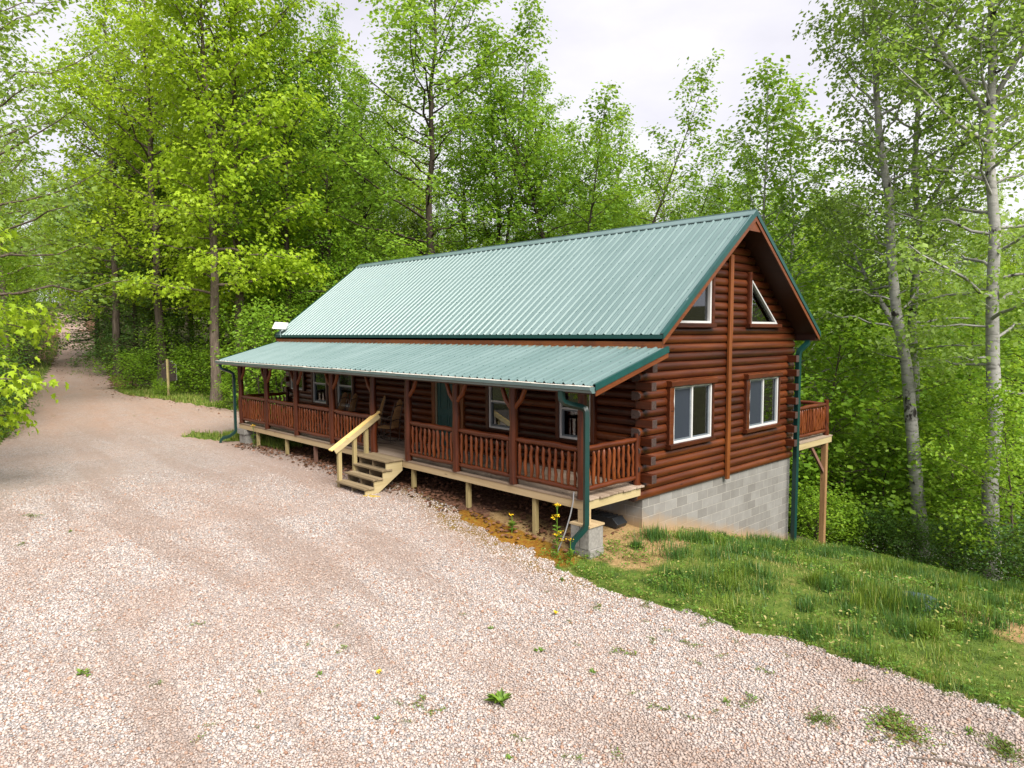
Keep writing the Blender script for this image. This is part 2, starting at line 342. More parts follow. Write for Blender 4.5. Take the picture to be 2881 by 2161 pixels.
def link(name, me, parent=None, loc=None):
    o = bpy.data.objects.new(name, me); COL.objects.link(o)
    if parent is not None:
        o.parent = parent
        if loc is None: loc = -ORG.get(parent.name, Vector((0, 0, 0)))
    if loc is not None: o.location = loc
    ORG[o.name] = ORG.get(parent.name, Vector((0, 0, 0))) + Vector(loc) if parent is not None else Vector(loc or (0, 0, 0))
    return o
def tag(o, label=None, cat=None, group=None, kind=None):
    for k, v in (('label', label), ('category', cat), ('group', group), ('kind', kind)):
        if v: o[k] = v
    return o
def thing(name, loc, label, cat, group=None):
    o = bpy.data.objects.new(name, None); COL.objects.link(o); o.location = loc; ORG[o.name] = Vector(loc); o.empty_display_size = .2
    return tag(o, label, cat, group)
def np_mesh(name, verts, polys, mats, mi=None, smooth=False):
    """verts (n,3); polys list of (m,k) index arrays"""
    me = bpy.data.meshes.new(name); me.vertices.add(len(verts)); me.vertices.foreach_set('co', np.asarray(verts, np.float32).ravel())
    li = np.concatenate([p.ravel() for p in polys]).astype(np.int32); tot = np.concatenate([np.full(len(p), p.shape[1]) for p in polys])
    st = np.concatenate([[0], np.cumsum(tot)[:-1]]).astype(np.int32)
    me.loops.add(len(li)); me.loops.foreach_set('vertex_index', li); me.polygons.add(len(tot)); me.polygons.foreach_set('loop_start', st)
    for q in (mats if isinstance(mats, (list, tuple)) else [mats]): me.materials.append(q)
    if mi is not None: me.polygons.foreach_set('material_index', np.asarray(mi, np.int32))
    if smooth: me.polygons.foreach_set('use_smooth', np.ones(len(tot), bool))
    me.update(calc_edges=True); return me

# ------------------------------------------------------------------ terrain
def S(a, b, x): u = np.clip((x - a) / (b - a), 0, 1); return u * u * (3 - 2 * u)
def fbm(x, y, s=1.0, seed=0):
    r = np.random.RandomState(seed); out = 0; amp = 1
    for i in range(5):
        a, p, q = r.rand(3) * 6.283; out = out + amp * np.sin((x * math.cos(a) + y * math.sin(a)) * s + p + 1.7 * np.sin((y * math.cos(a) - x * math.sin(a)) * s * .63 + q)); s *= 1.9; amp *= .58
    return out / 2.2
def H(x, y):
    x = np.asarray(x, float); y = np.asarray(y, float)
    z = -.72 - .36 * S(-5, 1.5, x)
    rise = np.interp(x, [-250, -170, -130, -99, -84, -74, -54, -43, -34, -26, -20, -15], [14, 11, 8.6, 6.3, 4.7, 3.3, 2.1, 1.5, .97, .68, .22, 0])
    right = np.interp(y, [-2.5, 0, 3.25, 6.5, 8.5, 15, 20, 30, 45, 80, 130, 250], [0, .12, -.66, -1.6, -2.05, -4.1, -5.5, -7, -7, 2, 10, 14])
    left = np.interp(y, [0, 10, 30, 60, 130, 250], [0, .2, -.6, 1.5, 9, 14])
    k = S(-24, -5, x)
    wild = np.maximum(S(.5, 3, y) * S(-1, 1.5, y), S(-16, -20, x) * np.maximum(S(-.5, 2, y), S(-7.5, -10, y)))
    return z + rise + k * right + (1 - k) * left + .09 * wild * fbm(x, y, .8, 3) * S(-200, -2, -np.abs(x))
GP = np.array([(40, -2.6), (6.6, -2.5), (4.1, -2.5), (2.4, -2.7), (1.2, -2.72), (-.2, -2.5), (-2.6, -2.45), (-3.4, -2.0), (-5, -1.8), (-8, -1.7), (-15.3, -1.6), (-15.6, -2.2), (-17.6, -3.0),
    (-18.1, -2.4), (-16.2, -1.0), (-15.9, 1.2), (-21.8, .75), (-25, -.6), (-27, -1.2), (-29, -1.8), (-32.5, -1.56), (-41.5, .44), (-52.7, 2.7), (-72.7, 6.5), (-83, 8), (-98, 11.5), (-112, 19), (-116, 17),
    (-101, 8.6), (-85.4, 5.6), (-75, 4.1), (-55, .2), (-44, -2.2), (-35, -4.3), (-27.7, -6.0), (-22.6, -6.9), (-19, -8.1), (-14, -13), (-5, -25), (40, -40)])
def inside(x, y, P=GP):
    r = np.zeros(x.shape, bool)
    for i in range(len(P)):
        (x1, y1), (x2, y2) = P[i], P[i - 1]
        c = ((y1 > y) != (y2 > y)) & (x < (x2 - x1) * (y - y1) / (y2 - y1 + 1e-12) + x1); r ^= c
    return r
def edge_dist(x, y, P=GP):
    d = np.full(x.shape, 1e9)
    for i in range(len(P)):
        a, b = P[i - 1], P[i]; ab = b - a; tt = np.clip(((x - a[0]) * ab[0] + (y - a[1]) * ab[1]) / (ab @ ab + 1e-12), 0, 1)
        d = np.minimum(d, np.hypot(x - a[0] - tt * ab[0], y - a[1] - tt * ab[1]))
    return d
def grid_mesh(name, xs, ys, mat, keep=None, dz=0, zf=H):
    X, Y = np.meshgrid(xs, ys); Z = zf(X, Y) + dz; nx, ny = len(xs), len(ys)
    V = np.stack([X, Y, Z], -1).reshape(-1, 3); i = np.arange((ny - 1) * nx).reshape(ny - 1, nx)[:, :-1].ravel(); F = np.stack([i, i + 1, i + nx + 1, i + nx], 1)
    if keep is not None:
        cxy = V[F].mean(1); F = F[keep(cxy[:, 0], cxy[:, 1])]; u, inv = np.unique(F, return_inverse=True); V = V[u]; F = inv.reshape(F.shape)
    return np_mesh(name, V, [F], mat, smooth=True), V
seq = lambda *a: np.unique(np.concatenate([np.arange(*s) for s in a]).round(3))
me, V = grid_mesh('ground', seq((-250, -100, 10), (-100, -30, 2), (-30, -18, .6), (-18, 9, .25), (9, 30, 1), (30, 260, 12)), seq((-160, -40, 10), (-40, -12, 2), (-12, 10, .25), (10, 26, .6), (26, 80, 3), (80, 260, 12)), M['ground'])
gx, gy = V[:, 0], V[:, 1]
def setattr_(me, n, v): a = me.attributes.new(n, 'FLOAT', 'POINT'); a.data.foreach_set('value', np.asarray(v, np.float32))
lawn = S(-1.2, 0, gx) * S(-4, -2.5, gy) * S(19, 13, gy - .0 * gx); lawn = np.maximum(lawn, S(-15.2, -16, gx) * S(-32, -25, gx) * S(2.8, 1.2, gy) * S(-4, -2, gy)); lawn = np.maximum(lawn, S(-5, -8, gy) * S(-16, -20, gx) * S(-11, -9, gy) * .8)
lawn = np.maximum(lawn, S(-24, -30, gx) * S(2.2, .4, edge_dist(gx, gy)) * .55)
dirt = S(-1.6, -.4, gx) * S(1.6, .6, gx + gy * .15) * S(-2.3, -1.4, gy) * S(.6, -.1, gy); dirt = np.maximum(dirt, S(-3.2, -2.0, gx) * S(.2, -.5, gx) * S(-2.4, -1.9, gy) * S(-.9, -1.4, gy))
dirt = np.maximum(dirt, .8 * S(1.2, .7, np.hypot((gx - 6.35) / 1.25, (gy + .28 + .38 * (gx - 6.2)) / .34))); dirt = np.maximum(dirt, S(.62, .3, np.abs(gx - .1)) * S(-.2, 0, gy) * S(6.8, 6.2, gy))
litter = S(-16, -15, gx) * S(.6, -.6, gx) * S(-2.6, -1.9, gy) * S(7, 6, gy); litter = np.maximum(litter, S(-22, -28, gx) * S(2.0, .6, edge_dist(gx, gy)) * S(-2.5, -1, gy) * .8)
moss = S(-3.6, -2.8, gx) * S(.6, -.3, gx) * S(-2.9, -2.5, gy) * S(-1.7, -2.1, gy)
for n, v in (('lawn', lawn), ('dirt', dirt), ('litter', litter), ('moss', moss)): setattr_(me, n, v)
tag(link('ground', me), kind='structure')
wob = lambda x, y: inside(x + .16 * fbm(x, y, 3.2, 5) + .05 * fbm(x, y, 14, 6), y + .16 * fbm(x, y, 3.2, 8) + .05 * fbm(x, y, 14, 9))
def gravel_part(name, xs, ys):
    me, V = grid_mesh(name, xs, ys, M['gravel'], wob, .015)
    x, y = V[:, 0], V[:, 1]; ed = edge_dist(x, y)
    e = S(-16, -24, x) * .75 + S(.45, 0, ed) * .45 * S(0, -6, x) + S(-17, -4, -np.abs(x + 10)) * S(-4.2, -2.4, y) * .45
    e = e + .35 * S(.55, 0, np.abs(np.abs(y - np.interp(x, [-99, -74, -54, -43, -34, -26, -20], [10, 5.3, 1.5, -.9, -3, -4.6, -5.5])) - .75)) * S(-14, -22, x)
    setattr_(me, 'earthy', np.clip(e, 0, 1)); setattr_(me, 'mossy', np.clip(S(.9, .2, ed) * S(-6, -3.5, x) * S(2.5, .2, x) * S(-4, -3, y) * 1.1 + S(.5, .1, ed) * S(-7.5, -6, x) * S(-3, -4, x) * .8, 0, 1))
    return tag(link(name, me), kind='structure')
gravel_part('gravel_yard', seq((-22, -16, .2), (-16, 9, .1), (9, 30, 1)), seq((-30, -13, 1), (-13, -8, .2), (-8, 2, .1)))
gravel_part('gravel_road', np.arange(-118, -21.9, .3), np.arange(-9, 20, .25))

def grav_z(x, y): return H(x, y) + .015
# ------------------------------------------------------------------ the cabin
XL, WD = -15.164, 6.49               # left wall, gable width
ZR, ZE, YE = 5.59, 2.935, -.234      # ridge, eave
SLP = (ZR - ZE) / (WD / 2 - YE)
C0, CH = -.32, .18
house = thing('log_cabin', (-7.5, 3.25, -.4), 'red-brown log cabin with green metal roof, front porch and block foundation', 'cabin')
roof_z = lambda y: ZR - abs(y - WD / 2) * SLP
# openings: (a0,a1,z0,z1)
GW = [(.87, 2.35, .70, 1.88), (4.02, 5.49, .70, 1.88)]
FW = [(-14.9, -14.01, 1.05, 1.88), (-13.27, -12.39, .70, 1.88), (-11.66, -10.77, .70, 1.88), (-4.43, -3.56, .70, 1.88), (-2.12, -1.24, .70, 1.88)]
DOOR = (-6.53, -5.62, 0, 2.05)
ARC = [(-.12, 0), (.010, .0), (.036, .010), (.060, .038), (.072, .09), (.060, .142), (.036, .170), (.010, .18), (-.12, .18)]
def log_piece(mb, axis, a0, a1, plane, sign, z, seed, flat_end=True):
    """a log of one course between a0 and a1 along its axis; plane = wall face, sign = outward direction"""
    if a1 - a0 < .04: return
    n = max(1, int((a1 - a0) / .55)); r = random.Random(seed)
    pts = []
    for i in range(n + 1):
        a = a0 + (a1 - a0) * i / n; j = (r.random() - .5) * .012; k = (r.random() - .5) * .006
        if axis == 'y': p, s_, u_ = (plane, a, z + k), (sign * (1 + j * 5), 0, 0), (0, 0, 1)
        else: p, s_, u_ = (a, plane, z + k), (0, sign * (1 + j * 5), 0), (0, 0, 1)
        pts.append((p, s_, u_))
    mb.sweep(ARC, pts, None, 0, True)
def courses(mb, axis, plane, sign, lo, hi, zmax, opens, ext, seed):
    k = 0
    while True:
        z = C0 + CH * k
        if z > zmax - .02: break
        l, h = lo, hi
        if axis == 'y' and z + CH > ZE - .05:      # gable triangle
            half = (ZR - .16 - (z + CH * .55)) / SLP
            if half < .1: break
            l, h = max(lo, WD / 2 - half), min(hi, WD / 2 + half)
        else:
            e0, e1 = ext(k); l, h = lo - e0, hi + e1
        segs = [(l, h)]
        for (a0, a1, z0, z1) in opens:
            if z + CH * .55 > z0 and z + CH * .45 < z1:
                segs = [q for (s0, s1) in segs for q in ((s0, min(s1, a0)), (max(s0, a1), s1)) if q[1] > q[0]]
        for i, (s0, s1) in enumerate(segs): log_piece(mb, axis, s0, s1, plane, sign, z, seed * 1000 + k * 10 + i)
        k += 1
TRI = [(1.04, 2.28, 3.17, 4.20, 0), (4.02, 5.40, 3.17, 4.20, 1)]
mb = MB()
tri_open = [(WD / 2 - (ZR - .42 - zz) / SLP if False else None) for zz in ()]
def tri_cuts():
    out = []
    k = 0
    while C0 + CH * k < ZR:
        z = C0 + CH * k + CH / 2
        if 3.17 < z < 4.2:
            wdt = (4.22 - z) / (4.22 - 3.17) * 1.36
            out += [(4.02, 4.02 + wdt, z - .02, z + .02), (2.28 - wdt, 2.28, z - .02, z + .02)]
        k += 1
    return out
gext = lambda k: ((.30 if k == 0 else .22 if k % 2 else -.0), (.0 if k > 1 else .0))
courses(mb, 'y', 0, 1, 0, WD, ZR, GW + tri_cuts(), gext, 1)
for k in (0, 1): pass
mb.build('gable_log_wall', M['stain_y'], house, 35)
mb = MB(); courses(mb, 'y', XL, -1, 0, WD, ZR, [], lambda k: ((.22 if k % 2 else 0), (.22 if k % 2 else 0)), 2); mb.build('left_log_wall', M['stain_y'], house, 35)
mb = MB(); courses(mb, 'x', 0, -1, XL, 0, 2.62, FW + [DOOR], lambda k: ((.22 if k % 2 == 0 else 0), 0), 3); mb.build('front_log_wall', M['stain_x'], house, 35)
mb = MB(); courses(mb, 'x', WD, 1, XL, 0, 2.8, [], lambda k: (0, 0), 4); mb.build('back_log_wall', M['stain_x'], house, 35)
def butt_end(mb, x0, x1, y0, y1, z):
    r = random.Random(int(z * 100) + int(y0 * 10)); x1 = x1 + r.uniform(-.015, .015)
    prof = [(y0, z + .004), (y1, z + .004), (y1, z + .176), (y0, z + .176)]
    mb.prism([(x0, a, b) for a, b in prof], (x1 - x0, 0, 0)); n = len(mb.f); mb.m[-6:] = [0, 1, 0, 0, 0, 0]
for k in range(2, 15, 2):
    for y0 in (-.13, WD - .40):
        mb = MB(); butt_end(mb, -.10 if y0 < 0 else -.05, .30, y0, y0 + .16, C0 + CH * k); mb.build('corner_log_end', [M['stain_x'], M['endgrain']], house, None, .012)
for k in [0, 1] + list(range(3, 15, 2)):
    z = C0 + CH * k; y = -.305 if k == 0 else -.225
    mb = MB(); mb.prism([(-.118, y - .002, z + .005), (.04, y - .002, z + .02), (.08, y - .002, z + .06), (.085, y - .002, z + .12), (.04, y - .002, z + .165), (-.118, y - .002, z + .175)], (0, .03, 0)); mb.build('log_end_face', M['endgrain'], house)
# foundation
mb = MB()
for (x0, x1, y0, y1) in ((XL + .02, -.2, 0, .2), (-.2, 0, 0, WD), (XL + .02, -.2, WD - .2, WD), (XL, XL + .2, .2, WD - .2)): mb.box(x0, x1, y0, y1, -4.2, C0 - .004)
mb.build('block_foundation', M['block'], house)
mb = MB(); mb.box(XL + .22, -.22, .22, WD - .22, -.12, -.02); mb.box(XL + .22, -.22, .22, WD - .22, 2.62, 2.68)
mb.box(-7.4, -7.3, .3, WD - .3, -.0, 2.6); mb.box(-14.9, -.3, 3.3, 3.4, 0, 2.6)
mb.build('interior_floors', M['interior'], house)
# batten
r_ = random.Random(3)
mb = MB(); pts = []
for i in range(16):
    z = -.36 + i * (5.42 - .36 + .0) / 15 * 1.0; pts.append((z, .068 + r_.uniform(-.004, .004)))
mb.sweep([(-1, 0), (1, 0), (1, .06), (-1, .06)], [((.075, 3.10 + .02 * (z > 3) , z), (0, w_, 0), (1, 0, 0)) for z, w_ in pts], None, 0, True)
mb.build('gable_batten', M['orange_z'], house, None, .006)

# roofs ------------------------------------------------------------
def ribbed(name, x0, x1, p0, p1, parent, screws=6, rib=.2286):
    """ribbed metal sheet from the eave line p0=(y,z) to p1=(y,z)"""
    d = Vector((0, p1[0] - p0[0], p1[1] - p0[1])); ln = d.length; d.normalize(); up = Vector((1, 0, 0)).cross(d); up = up if up.z > 0 else -up
    prof = []; x = x0; prof.append((x0, 0))
    n = int((x1 - x0) / rib)
    for i in range(n + 1):
        c = x1 - .04 - (n - i) * rib
        if c - .04 > x0: prof += [(c - .036, 0), (c - .013, .032), (c + .013, .032), (c + .036, 0)]
        if i < n: prof += [(c + .07, 0), (c + .078, .006), (c + .092, .006), (c + .10, 0), (c + .128, 0), (c + .136, .006), (c + .150, .006), (c + .158, 0)]
    prof = [q for q in prof if x0 <= q[0] <= x1] + [(x1, 0)]
    A = Vector((0, *p0)); mb = MB(); nb = 8
    mb.sweep(prof, [(A + d * (ln * i / nb) + up * (.0006 * ((i * 37) % 5 - 2)), (1, 0, 0), up) for i in range(nb + 1)], None)
    rr = random.Random(5)
    for i in range(n + 1):
        c = x1 - .04 - (n - i) * rib + .045
        if not x0 + .05 < c < x1 - .03: continue
        for j in range(screws):
            q = A + d * (ln * (j + .35) / screws + rr.uniform(-.02, .02)) + Vector((c + rr.uniform(-.006, .006), 0, 0))
            mb.tube([q, q + up * .008], .0085, 5, 1)
    return mb.build(name, [M['roof'], M['teal_trim']], parent, None, 0, False)
XO = .609; XLO = XL - .609
rf = ribbed('main_roof', XLO, XO, (YE, ZE), (WD / 2, ZR), house, 7)
rb = ribbed('back_roof', XLO, XO, (WD - YE, ZE), (WD / 2, ZR), house, 7)
ny, nz = -SLP / math.hypot(1, SLP), 1 / math.hypot(1, SLP)
# roof deck slab, soffit and trims
th = .05
mb = MB()
for s in (1, -1):
    f = lambda y, z: (y if s == 1 else WD - y, z)
    a = [f(YE + .02, ZE - .012), f(WD / 2, ZR - .012), f(WD / 2, ZR - .13), f(YE + .02, ZE - .13)]
    mb.prism([(XLO + .02, *q) for q in a], (XO - XLO - .06, 0, 0))
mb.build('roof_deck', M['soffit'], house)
# boxed tail at the back eave
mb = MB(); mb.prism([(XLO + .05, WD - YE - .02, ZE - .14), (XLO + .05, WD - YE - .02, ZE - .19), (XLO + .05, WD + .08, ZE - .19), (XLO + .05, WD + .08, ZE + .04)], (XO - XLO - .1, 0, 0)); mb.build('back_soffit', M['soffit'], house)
mb = MB()
for y0, z0, y1, z1 in ((YE - .012, ZE + .0, WD / 2, ZR + .012), (WD - YE + .012, ZE + .0, WD / 2, ZR + .012)):
    for xx in (XO, XLO):
        mb.prism([(xx - .008, y0, z0 + .03), (xx - .008, y1, z1 + .022), (xx - .008, y1, z1 - .095), (xx - .008, y0, z0 - .085)], (.018, 0, 0))
    sy = 1 if y0 < 1 else -1
    for xx, dx in ((XO, -.075), (XLO, .075)):
        mb.prism([(xx, y0, z0 + .033), (xx, y1, z1 + .028), (xx, y1, z1 + .018), (xx, y0, z0 + .023)], (dx, 0, 0))
mb.box(XLO, XO, YE - .012, YE + .004, ZE - .075, ZE + .004)
mb.box(XLO, XO, WD - YE - .004, WD - YE + .012, ZE - .085, ZE + .004)
mb.build('roof_edge_trim', M['teal_trim'], house)
for s in (1, -1):
    for xx in (XO - .03, XLO + .006):
        mb = MB(); f = lambda y, z: (xx, y if s == 1 else WD - y, z)
        mb.prism([f(YE + .012, ZE - .09), f(WD / 2 - .0, ZR - .10), f(WD / 2 - .0, ZR - .20), f(YE + .012, ZE - .19)], (.024, 0, 0)); mb.build('rake_fascia', M['orange_y'], house)
for xx in (XO - .05,): mb = MB(); mb.prism([(xx, WD / 2 - .30, ZR - .34), (xx, WD / 2, ZR - .11), (xx, WD / 2 + .30, ZR - .34), (xx, WD / 2 + .24, ZR - .42), (xx, WD / 2 - .24, ZR - .42)], (.018, 0, 0))
mb.build('peak_board', M['orange_y'], house)
mb = MB()
for s in (1, -1):
    f = lambda y, z: (y if s == 1 else WD - y, z)
    mb.prism([(XLO - .004, *f(WD / 2, ZR + .052)), (XLO - .004, *f(WD / 2 - .155, ZR + .052 - .155 * SLP)), (XLO - .004, *f(WD / 2 - .16, ZR + .03 - .155 * SLP)), (XLO - .004, *f(WD / 2, ZR + .04))], (XO - XLO + .008, 0, 0))
mb.box(XLO - .004, XO + .004, WD / 2 - .018, WD / 2 + .018, ZR + .045, ZR + .062)
mb.build('ridge_cap', M['roof'], house)
mb = MB(); mb.box(XLO + .05, XO - .035, YE + .02, YE + .055, 2.62, ZE - .077); mb.build('eave_fascia', M['orange_x'], house)
# porch roof
PX0, PX1, PU, PL = -15.672, .703, (-.19, 2.685), (-2.30, 2.095)
ribbed('porch_roof', PX0, PX1, PL, PU, house, 4)
ps = (PU[1] - PL[1]) / (PU[0] - PL[0])
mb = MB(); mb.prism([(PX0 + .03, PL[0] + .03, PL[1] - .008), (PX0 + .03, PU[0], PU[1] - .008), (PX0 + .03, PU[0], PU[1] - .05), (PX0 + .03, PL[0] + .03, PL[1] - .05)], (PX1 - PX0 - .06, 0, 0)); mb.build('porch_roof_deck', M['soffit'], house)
for xx, dx in ((PX1, -.05), (PX0, .05)):
    mb = MB(); mb.prism([(xx - .006, PL[0] - .01, PL[1] + .03), (xx - .006, PU[0], PU[1] + .03), (xx - .006, PU[0], PU[1] - .075), (xx - .006, PL[0] - .01, PL[1] - .075)], (.014, 0, 0))
    mb.prism([(xx, PL[0] - .01, PL[1] + .035), (xx, PU[0], PU[1] + .035), (xx, PU[0], PU[1] + .026), (xx, PL[0] - .01, PL[1] + .026)], (dx, 0, 0))
    mb.build('porch_roof_trim', M['teal_trim'], house)
for xx in (PX1 - .032, PX0 + .01): mb = MB(); mb.prism([(xx, PL[0] + .02, PL[1] - .07), (xx, PU[0] - .0, PU[1] - .07), (xx, PU[0] - .0, PU[1] - .17), (xx, PL[0] + .02, PL[1] - .17)], (.022, 0, 0)); mb.build('porch_rake_fascia', M['orange_y'], house)
mb = MB(); rr = random.Random(2); x = PX0 + .3
while x < PX1 - .6:
    l = rr.uniform(.5, 1.3); z = PU[1] - .03 + rr.uniform(0, .012)
    mb.prism([(x, PU[0] - .10, z + .010 - .03), (x, PU[0] - .02, z + .032), (x, PU[0] - .02, z + .038), (x, PU[0] - .10, z + .018 - .03)], (l * .97, 0, 0)); x += l
mb.build('roof_flashing', M['closure'], house)
mb = MB(); mb.box(PX0 + .2, PX1 - .25, -1.93, -1.76, 1.90, 2.03); mb.build('porch_beam', M['stain_x'], house, None, .01)
# gutter
mb = MB(); gp = [(-2.285, 2.075), (-2.285, 1.975), (-2.37, 1.975), (-2.39, 2.01), (-2.425, 2.03), (-2.43, 2.085), (-2.415, 2.085), (-2.41, 2.045), (-2.375, 2.02), (-2.355, 1.985), (-2.30, 1.985), (-2.30, 2.075)]
mb.sweep([(y, z) for y, z in gp], [((x, 0, 0), (0, 1, 0), (0, 0, 1)) for x in (PX0 + .03, PX1 - .03)], None, 0, True)
mb.prism([(PX1 - .03, y, z) for y, z in gp[:6]], (.006, 0, 0)); mb.prism([(PX0 + .024, y, z) for y, z in gp[:6]], (.006, 0, 0))
gut = mb.build('gutter', M['gutter'], house)
mb = MB(); rr = random.Random(8); x = PX0 + .05
while x < PX1 - .06:
    l = min(rr.uniform(.7, 1.2), PX1 - .05 - x); h_ = rr.uniform(-.004, .010)
    mb.box(x, x + l - .012, -2.417, -2.275, 2.078 + h_, 2.087 + h_); x += l
mb.build('gutter_guard', M['guard'], gut)
# downspouts
def spout(name, path, mat, w_=.085, d_=.065):
    mb = MB()
    pts = [Vector(p) for p in path]; out = []
    for i, p in enumerate(pts):
        dd = (pts[min(i + 1, len(pts) - 1)] - pts[max(i - 1, 0)]).normalized()
        a = out[-1][1] if out else Vector((1, 0, 0)); a = (a - dd * a.dot(dd)).normalized(); out.append((p, a, dd.cross(a)))
    hw, hd = w_ / 2, d_ / 2
    mb.sweep([(-hw, -hd), (-hw * .3, -hd), (-hw * .2, -hd * .8), (hw * .2, -hd * .8), (hw * .3, -hd), (hw, -hd), (hw, hd), (-hw, hd)], out, None, 0, True)
    return mb.build(name, mat, house, 30)
M['spout'] = flat('green_downspout', (.004, .032, .028), .34, .12, 4)
spout('downspout', [(-.03, -2.34, 1.98), (-.03, -2.34, 1.90), (-.025, -2.335, 1.83), (.0, -2.3, 1.775), (.06, -2.22, 1.735), (.2, -2.08, 1.69), (.255, -2.045, 1.66), (.272, -2.035, 1.60), (.275, -2.035, 1.4), (.275, -2.035, -.36), (.265, -2.05, -.44), (.2, -2.12, -.55), (.13, -2.19, -.66), (.105, -2.21, -.74), (.10, -2.22, -.88)], M['spout'], .10, .08)
spout('downspout', [(-15.42, -2.34, 1.98), (-15.42, -2.34, 1.9), (-15.40, -2.3, 1.82), (-15.3, -2.08, 1.73), (-15.27, -1.98, 1.66), (-15.265, -1.96, 1.5), (-15.265, -1.96, -.25), (-15.28, -2.0, -.34), (-15.36, -2.12, -.45), (-15.5, -2.3, -.52), (-15.55, -2.36, -.6), (-15.56, -2.38, -.72)], M['spout'], .10, .08)
spout('downspout', [(.36, WD + .10, 2.74), (.36, WD + .06, 2.68), (.30, WD - .03, 2.58), (.24, WD - .10, 2.50), (.22, WD - .13, 2.4), (.22, WD - .13, 0), (.22, WD - .15, -2.72)], M['spout'], .12, .09)
# windows -----------------------------------------------------------
def rough_board(mb, p, q, wx, wz, up=(0, 0, 1), seed=0, amp=.006):
    r = random.Random(seed); p, q = Vector(p), Vector(q); d = q - p; n = max(3, int(d.length / .14)); d1 = d.normalized(); a = d1.cross(Vector(up)).normalized(); b = a.cross(d1)
    out = []
    for i in range(n + 1):
        out.append((p + d * (i / n), a * (1 + r.uniform(-1, 1) * amp * 12), b * (1 + r.uniform(-1, 1) * amp * 22)))
    hx, hz = wx / 2, wz / 2
    mb.sweep([(-hx, -hz * .8), (-hx * .8, -hz), (hx * .8, -hz), (hx, -hz * .7), (hx, hz * .7), (hx * .8, hz), (-hx * .8, hz), (-hx, hz * .8)], out, None, 0, True)
def frame4(mb, pl, a0, a1, z0, z1, w_, d0, d1, ax):
    for (b0, b1, c0, c1) in ((a0, a1, z0, z0 + w_), (a0, a1, z1 - w_, z1), (a0, a0 + w_, z0 + w_, z1 - w_), (a1 - w_, a1, z0 + w_, z1 - w_)):
        if ax == 'y': mb.box(min(d0, d1), max(d0, d1), b0, b1, c0, c1)
        else: mb.box(b0, b1, min(d0, d1), max(d0, d1), c0, c1)
for i, (a0, a1, z0, z1) in enumerate(GW):
    mb = MB(); frame4(mb, 0, a0, a1, z0, z1, .045, .0, .118, 'y'); mid = (a0 + a1) / 2 - .02
    mb.box(.02, .112, mid - .022, mid + .022, z0 + .045, z1 - .045)
    wn = mb.build('sliding_window', M['white'], house, None, .004)
    mb = MB(); mb.box(.05, .056, mid + .022, a1 - .045, z0 + .045, z1 - .045); mb.build('pane', M['glass'], wn)
    mb = MB(); mb.box(.062, .068, a0 + .045, mid - .022, z0 + .045, z1 - .045); mb.build('insect_screen', M['screen'], wn)
    mb = MB(); frame4(mb, 0, a0 + .045, mid - .022, z0 + .045, z1 - .045, .035, .06, .085, 'y'); frame4(mb, 0, mid + .022, a1 - .045, z0 + .045, z1 - .045, .028, .035, .075, 'y'); mb.build('sash', M['bronze'], wn)
    mb = MB(); rough_board(mb, (.095, a0 - .17, z1 + .055), (.095, a1 + .10, z1 + .055), .19, .125, (0, 0, 1), i + 10)
    rough_board(mb, (.095, a0 - .19, z0 - .045), (.095, a1 + .08, z0 - .045), .19, .09, (0, 0, 1), i + 20)
    for ya, ww in ((a0 - .075, .15), (a1 + .035, .07)): rough_board(mb, (.075, ya, z0 - .0), (.075, ya, z1 - .008), ww, .14, (1, 0, 0), i + 30, .004)
    mb.build('window_trim', M['stain_y'], wn, 35)
for i, (y0, y1, z0, z1, s) in enumerate(TRI):
    # triangle with its upright towards the middle
    ya = 2.28 if s == 0 else 4.02; yb = .92 if s == 0 else 5.38; P = [(ya, z0), (yb, z0), (ya, 4.22)]
    cxy = (sum(p[0] for p in P) / 3, sum(p[1] for p in P) / 3); Q = [(c_[0] + (cxy[0] - c_[0]) * .13, c_[1] + (cxy[1] - c_[1]) * .13) for c_ in P]
    mb = MB()
    for j in range(3):
        a, b, c_, d = P[j], P[(j + 1) % 3], Q[(j + 1) % 3], Q[j]; mb.prism([(0, *a), (0, *b), (0, *c_), (0, *d)], (.118, 0, 0))
    wn = mb.build('triangular_window', M['white'], house)
    mb = MB(); mb.prism([(.05, *p) for p in Q], (.006, 0, 0)); mb.build('pane', M['glass'], wn)
    mb = MB(); g_ = 1 if s == 0 else -1
    rough_board(mb, (.08, ya + g_ * .05, z0 - .02), (.08, ya + g_ * .05, 4.36), .09, .14, (1, 0, 0), i + 50, .004)
    rough_board(mb, (.095, ya + g_ * .13, z0 - .05), (.095, yb - g_ * .12, z0 - .05), .17, .09, (0, 0, 1), i + 60)
    mb.build('window_trim', M['stain_y'], wn, 35)
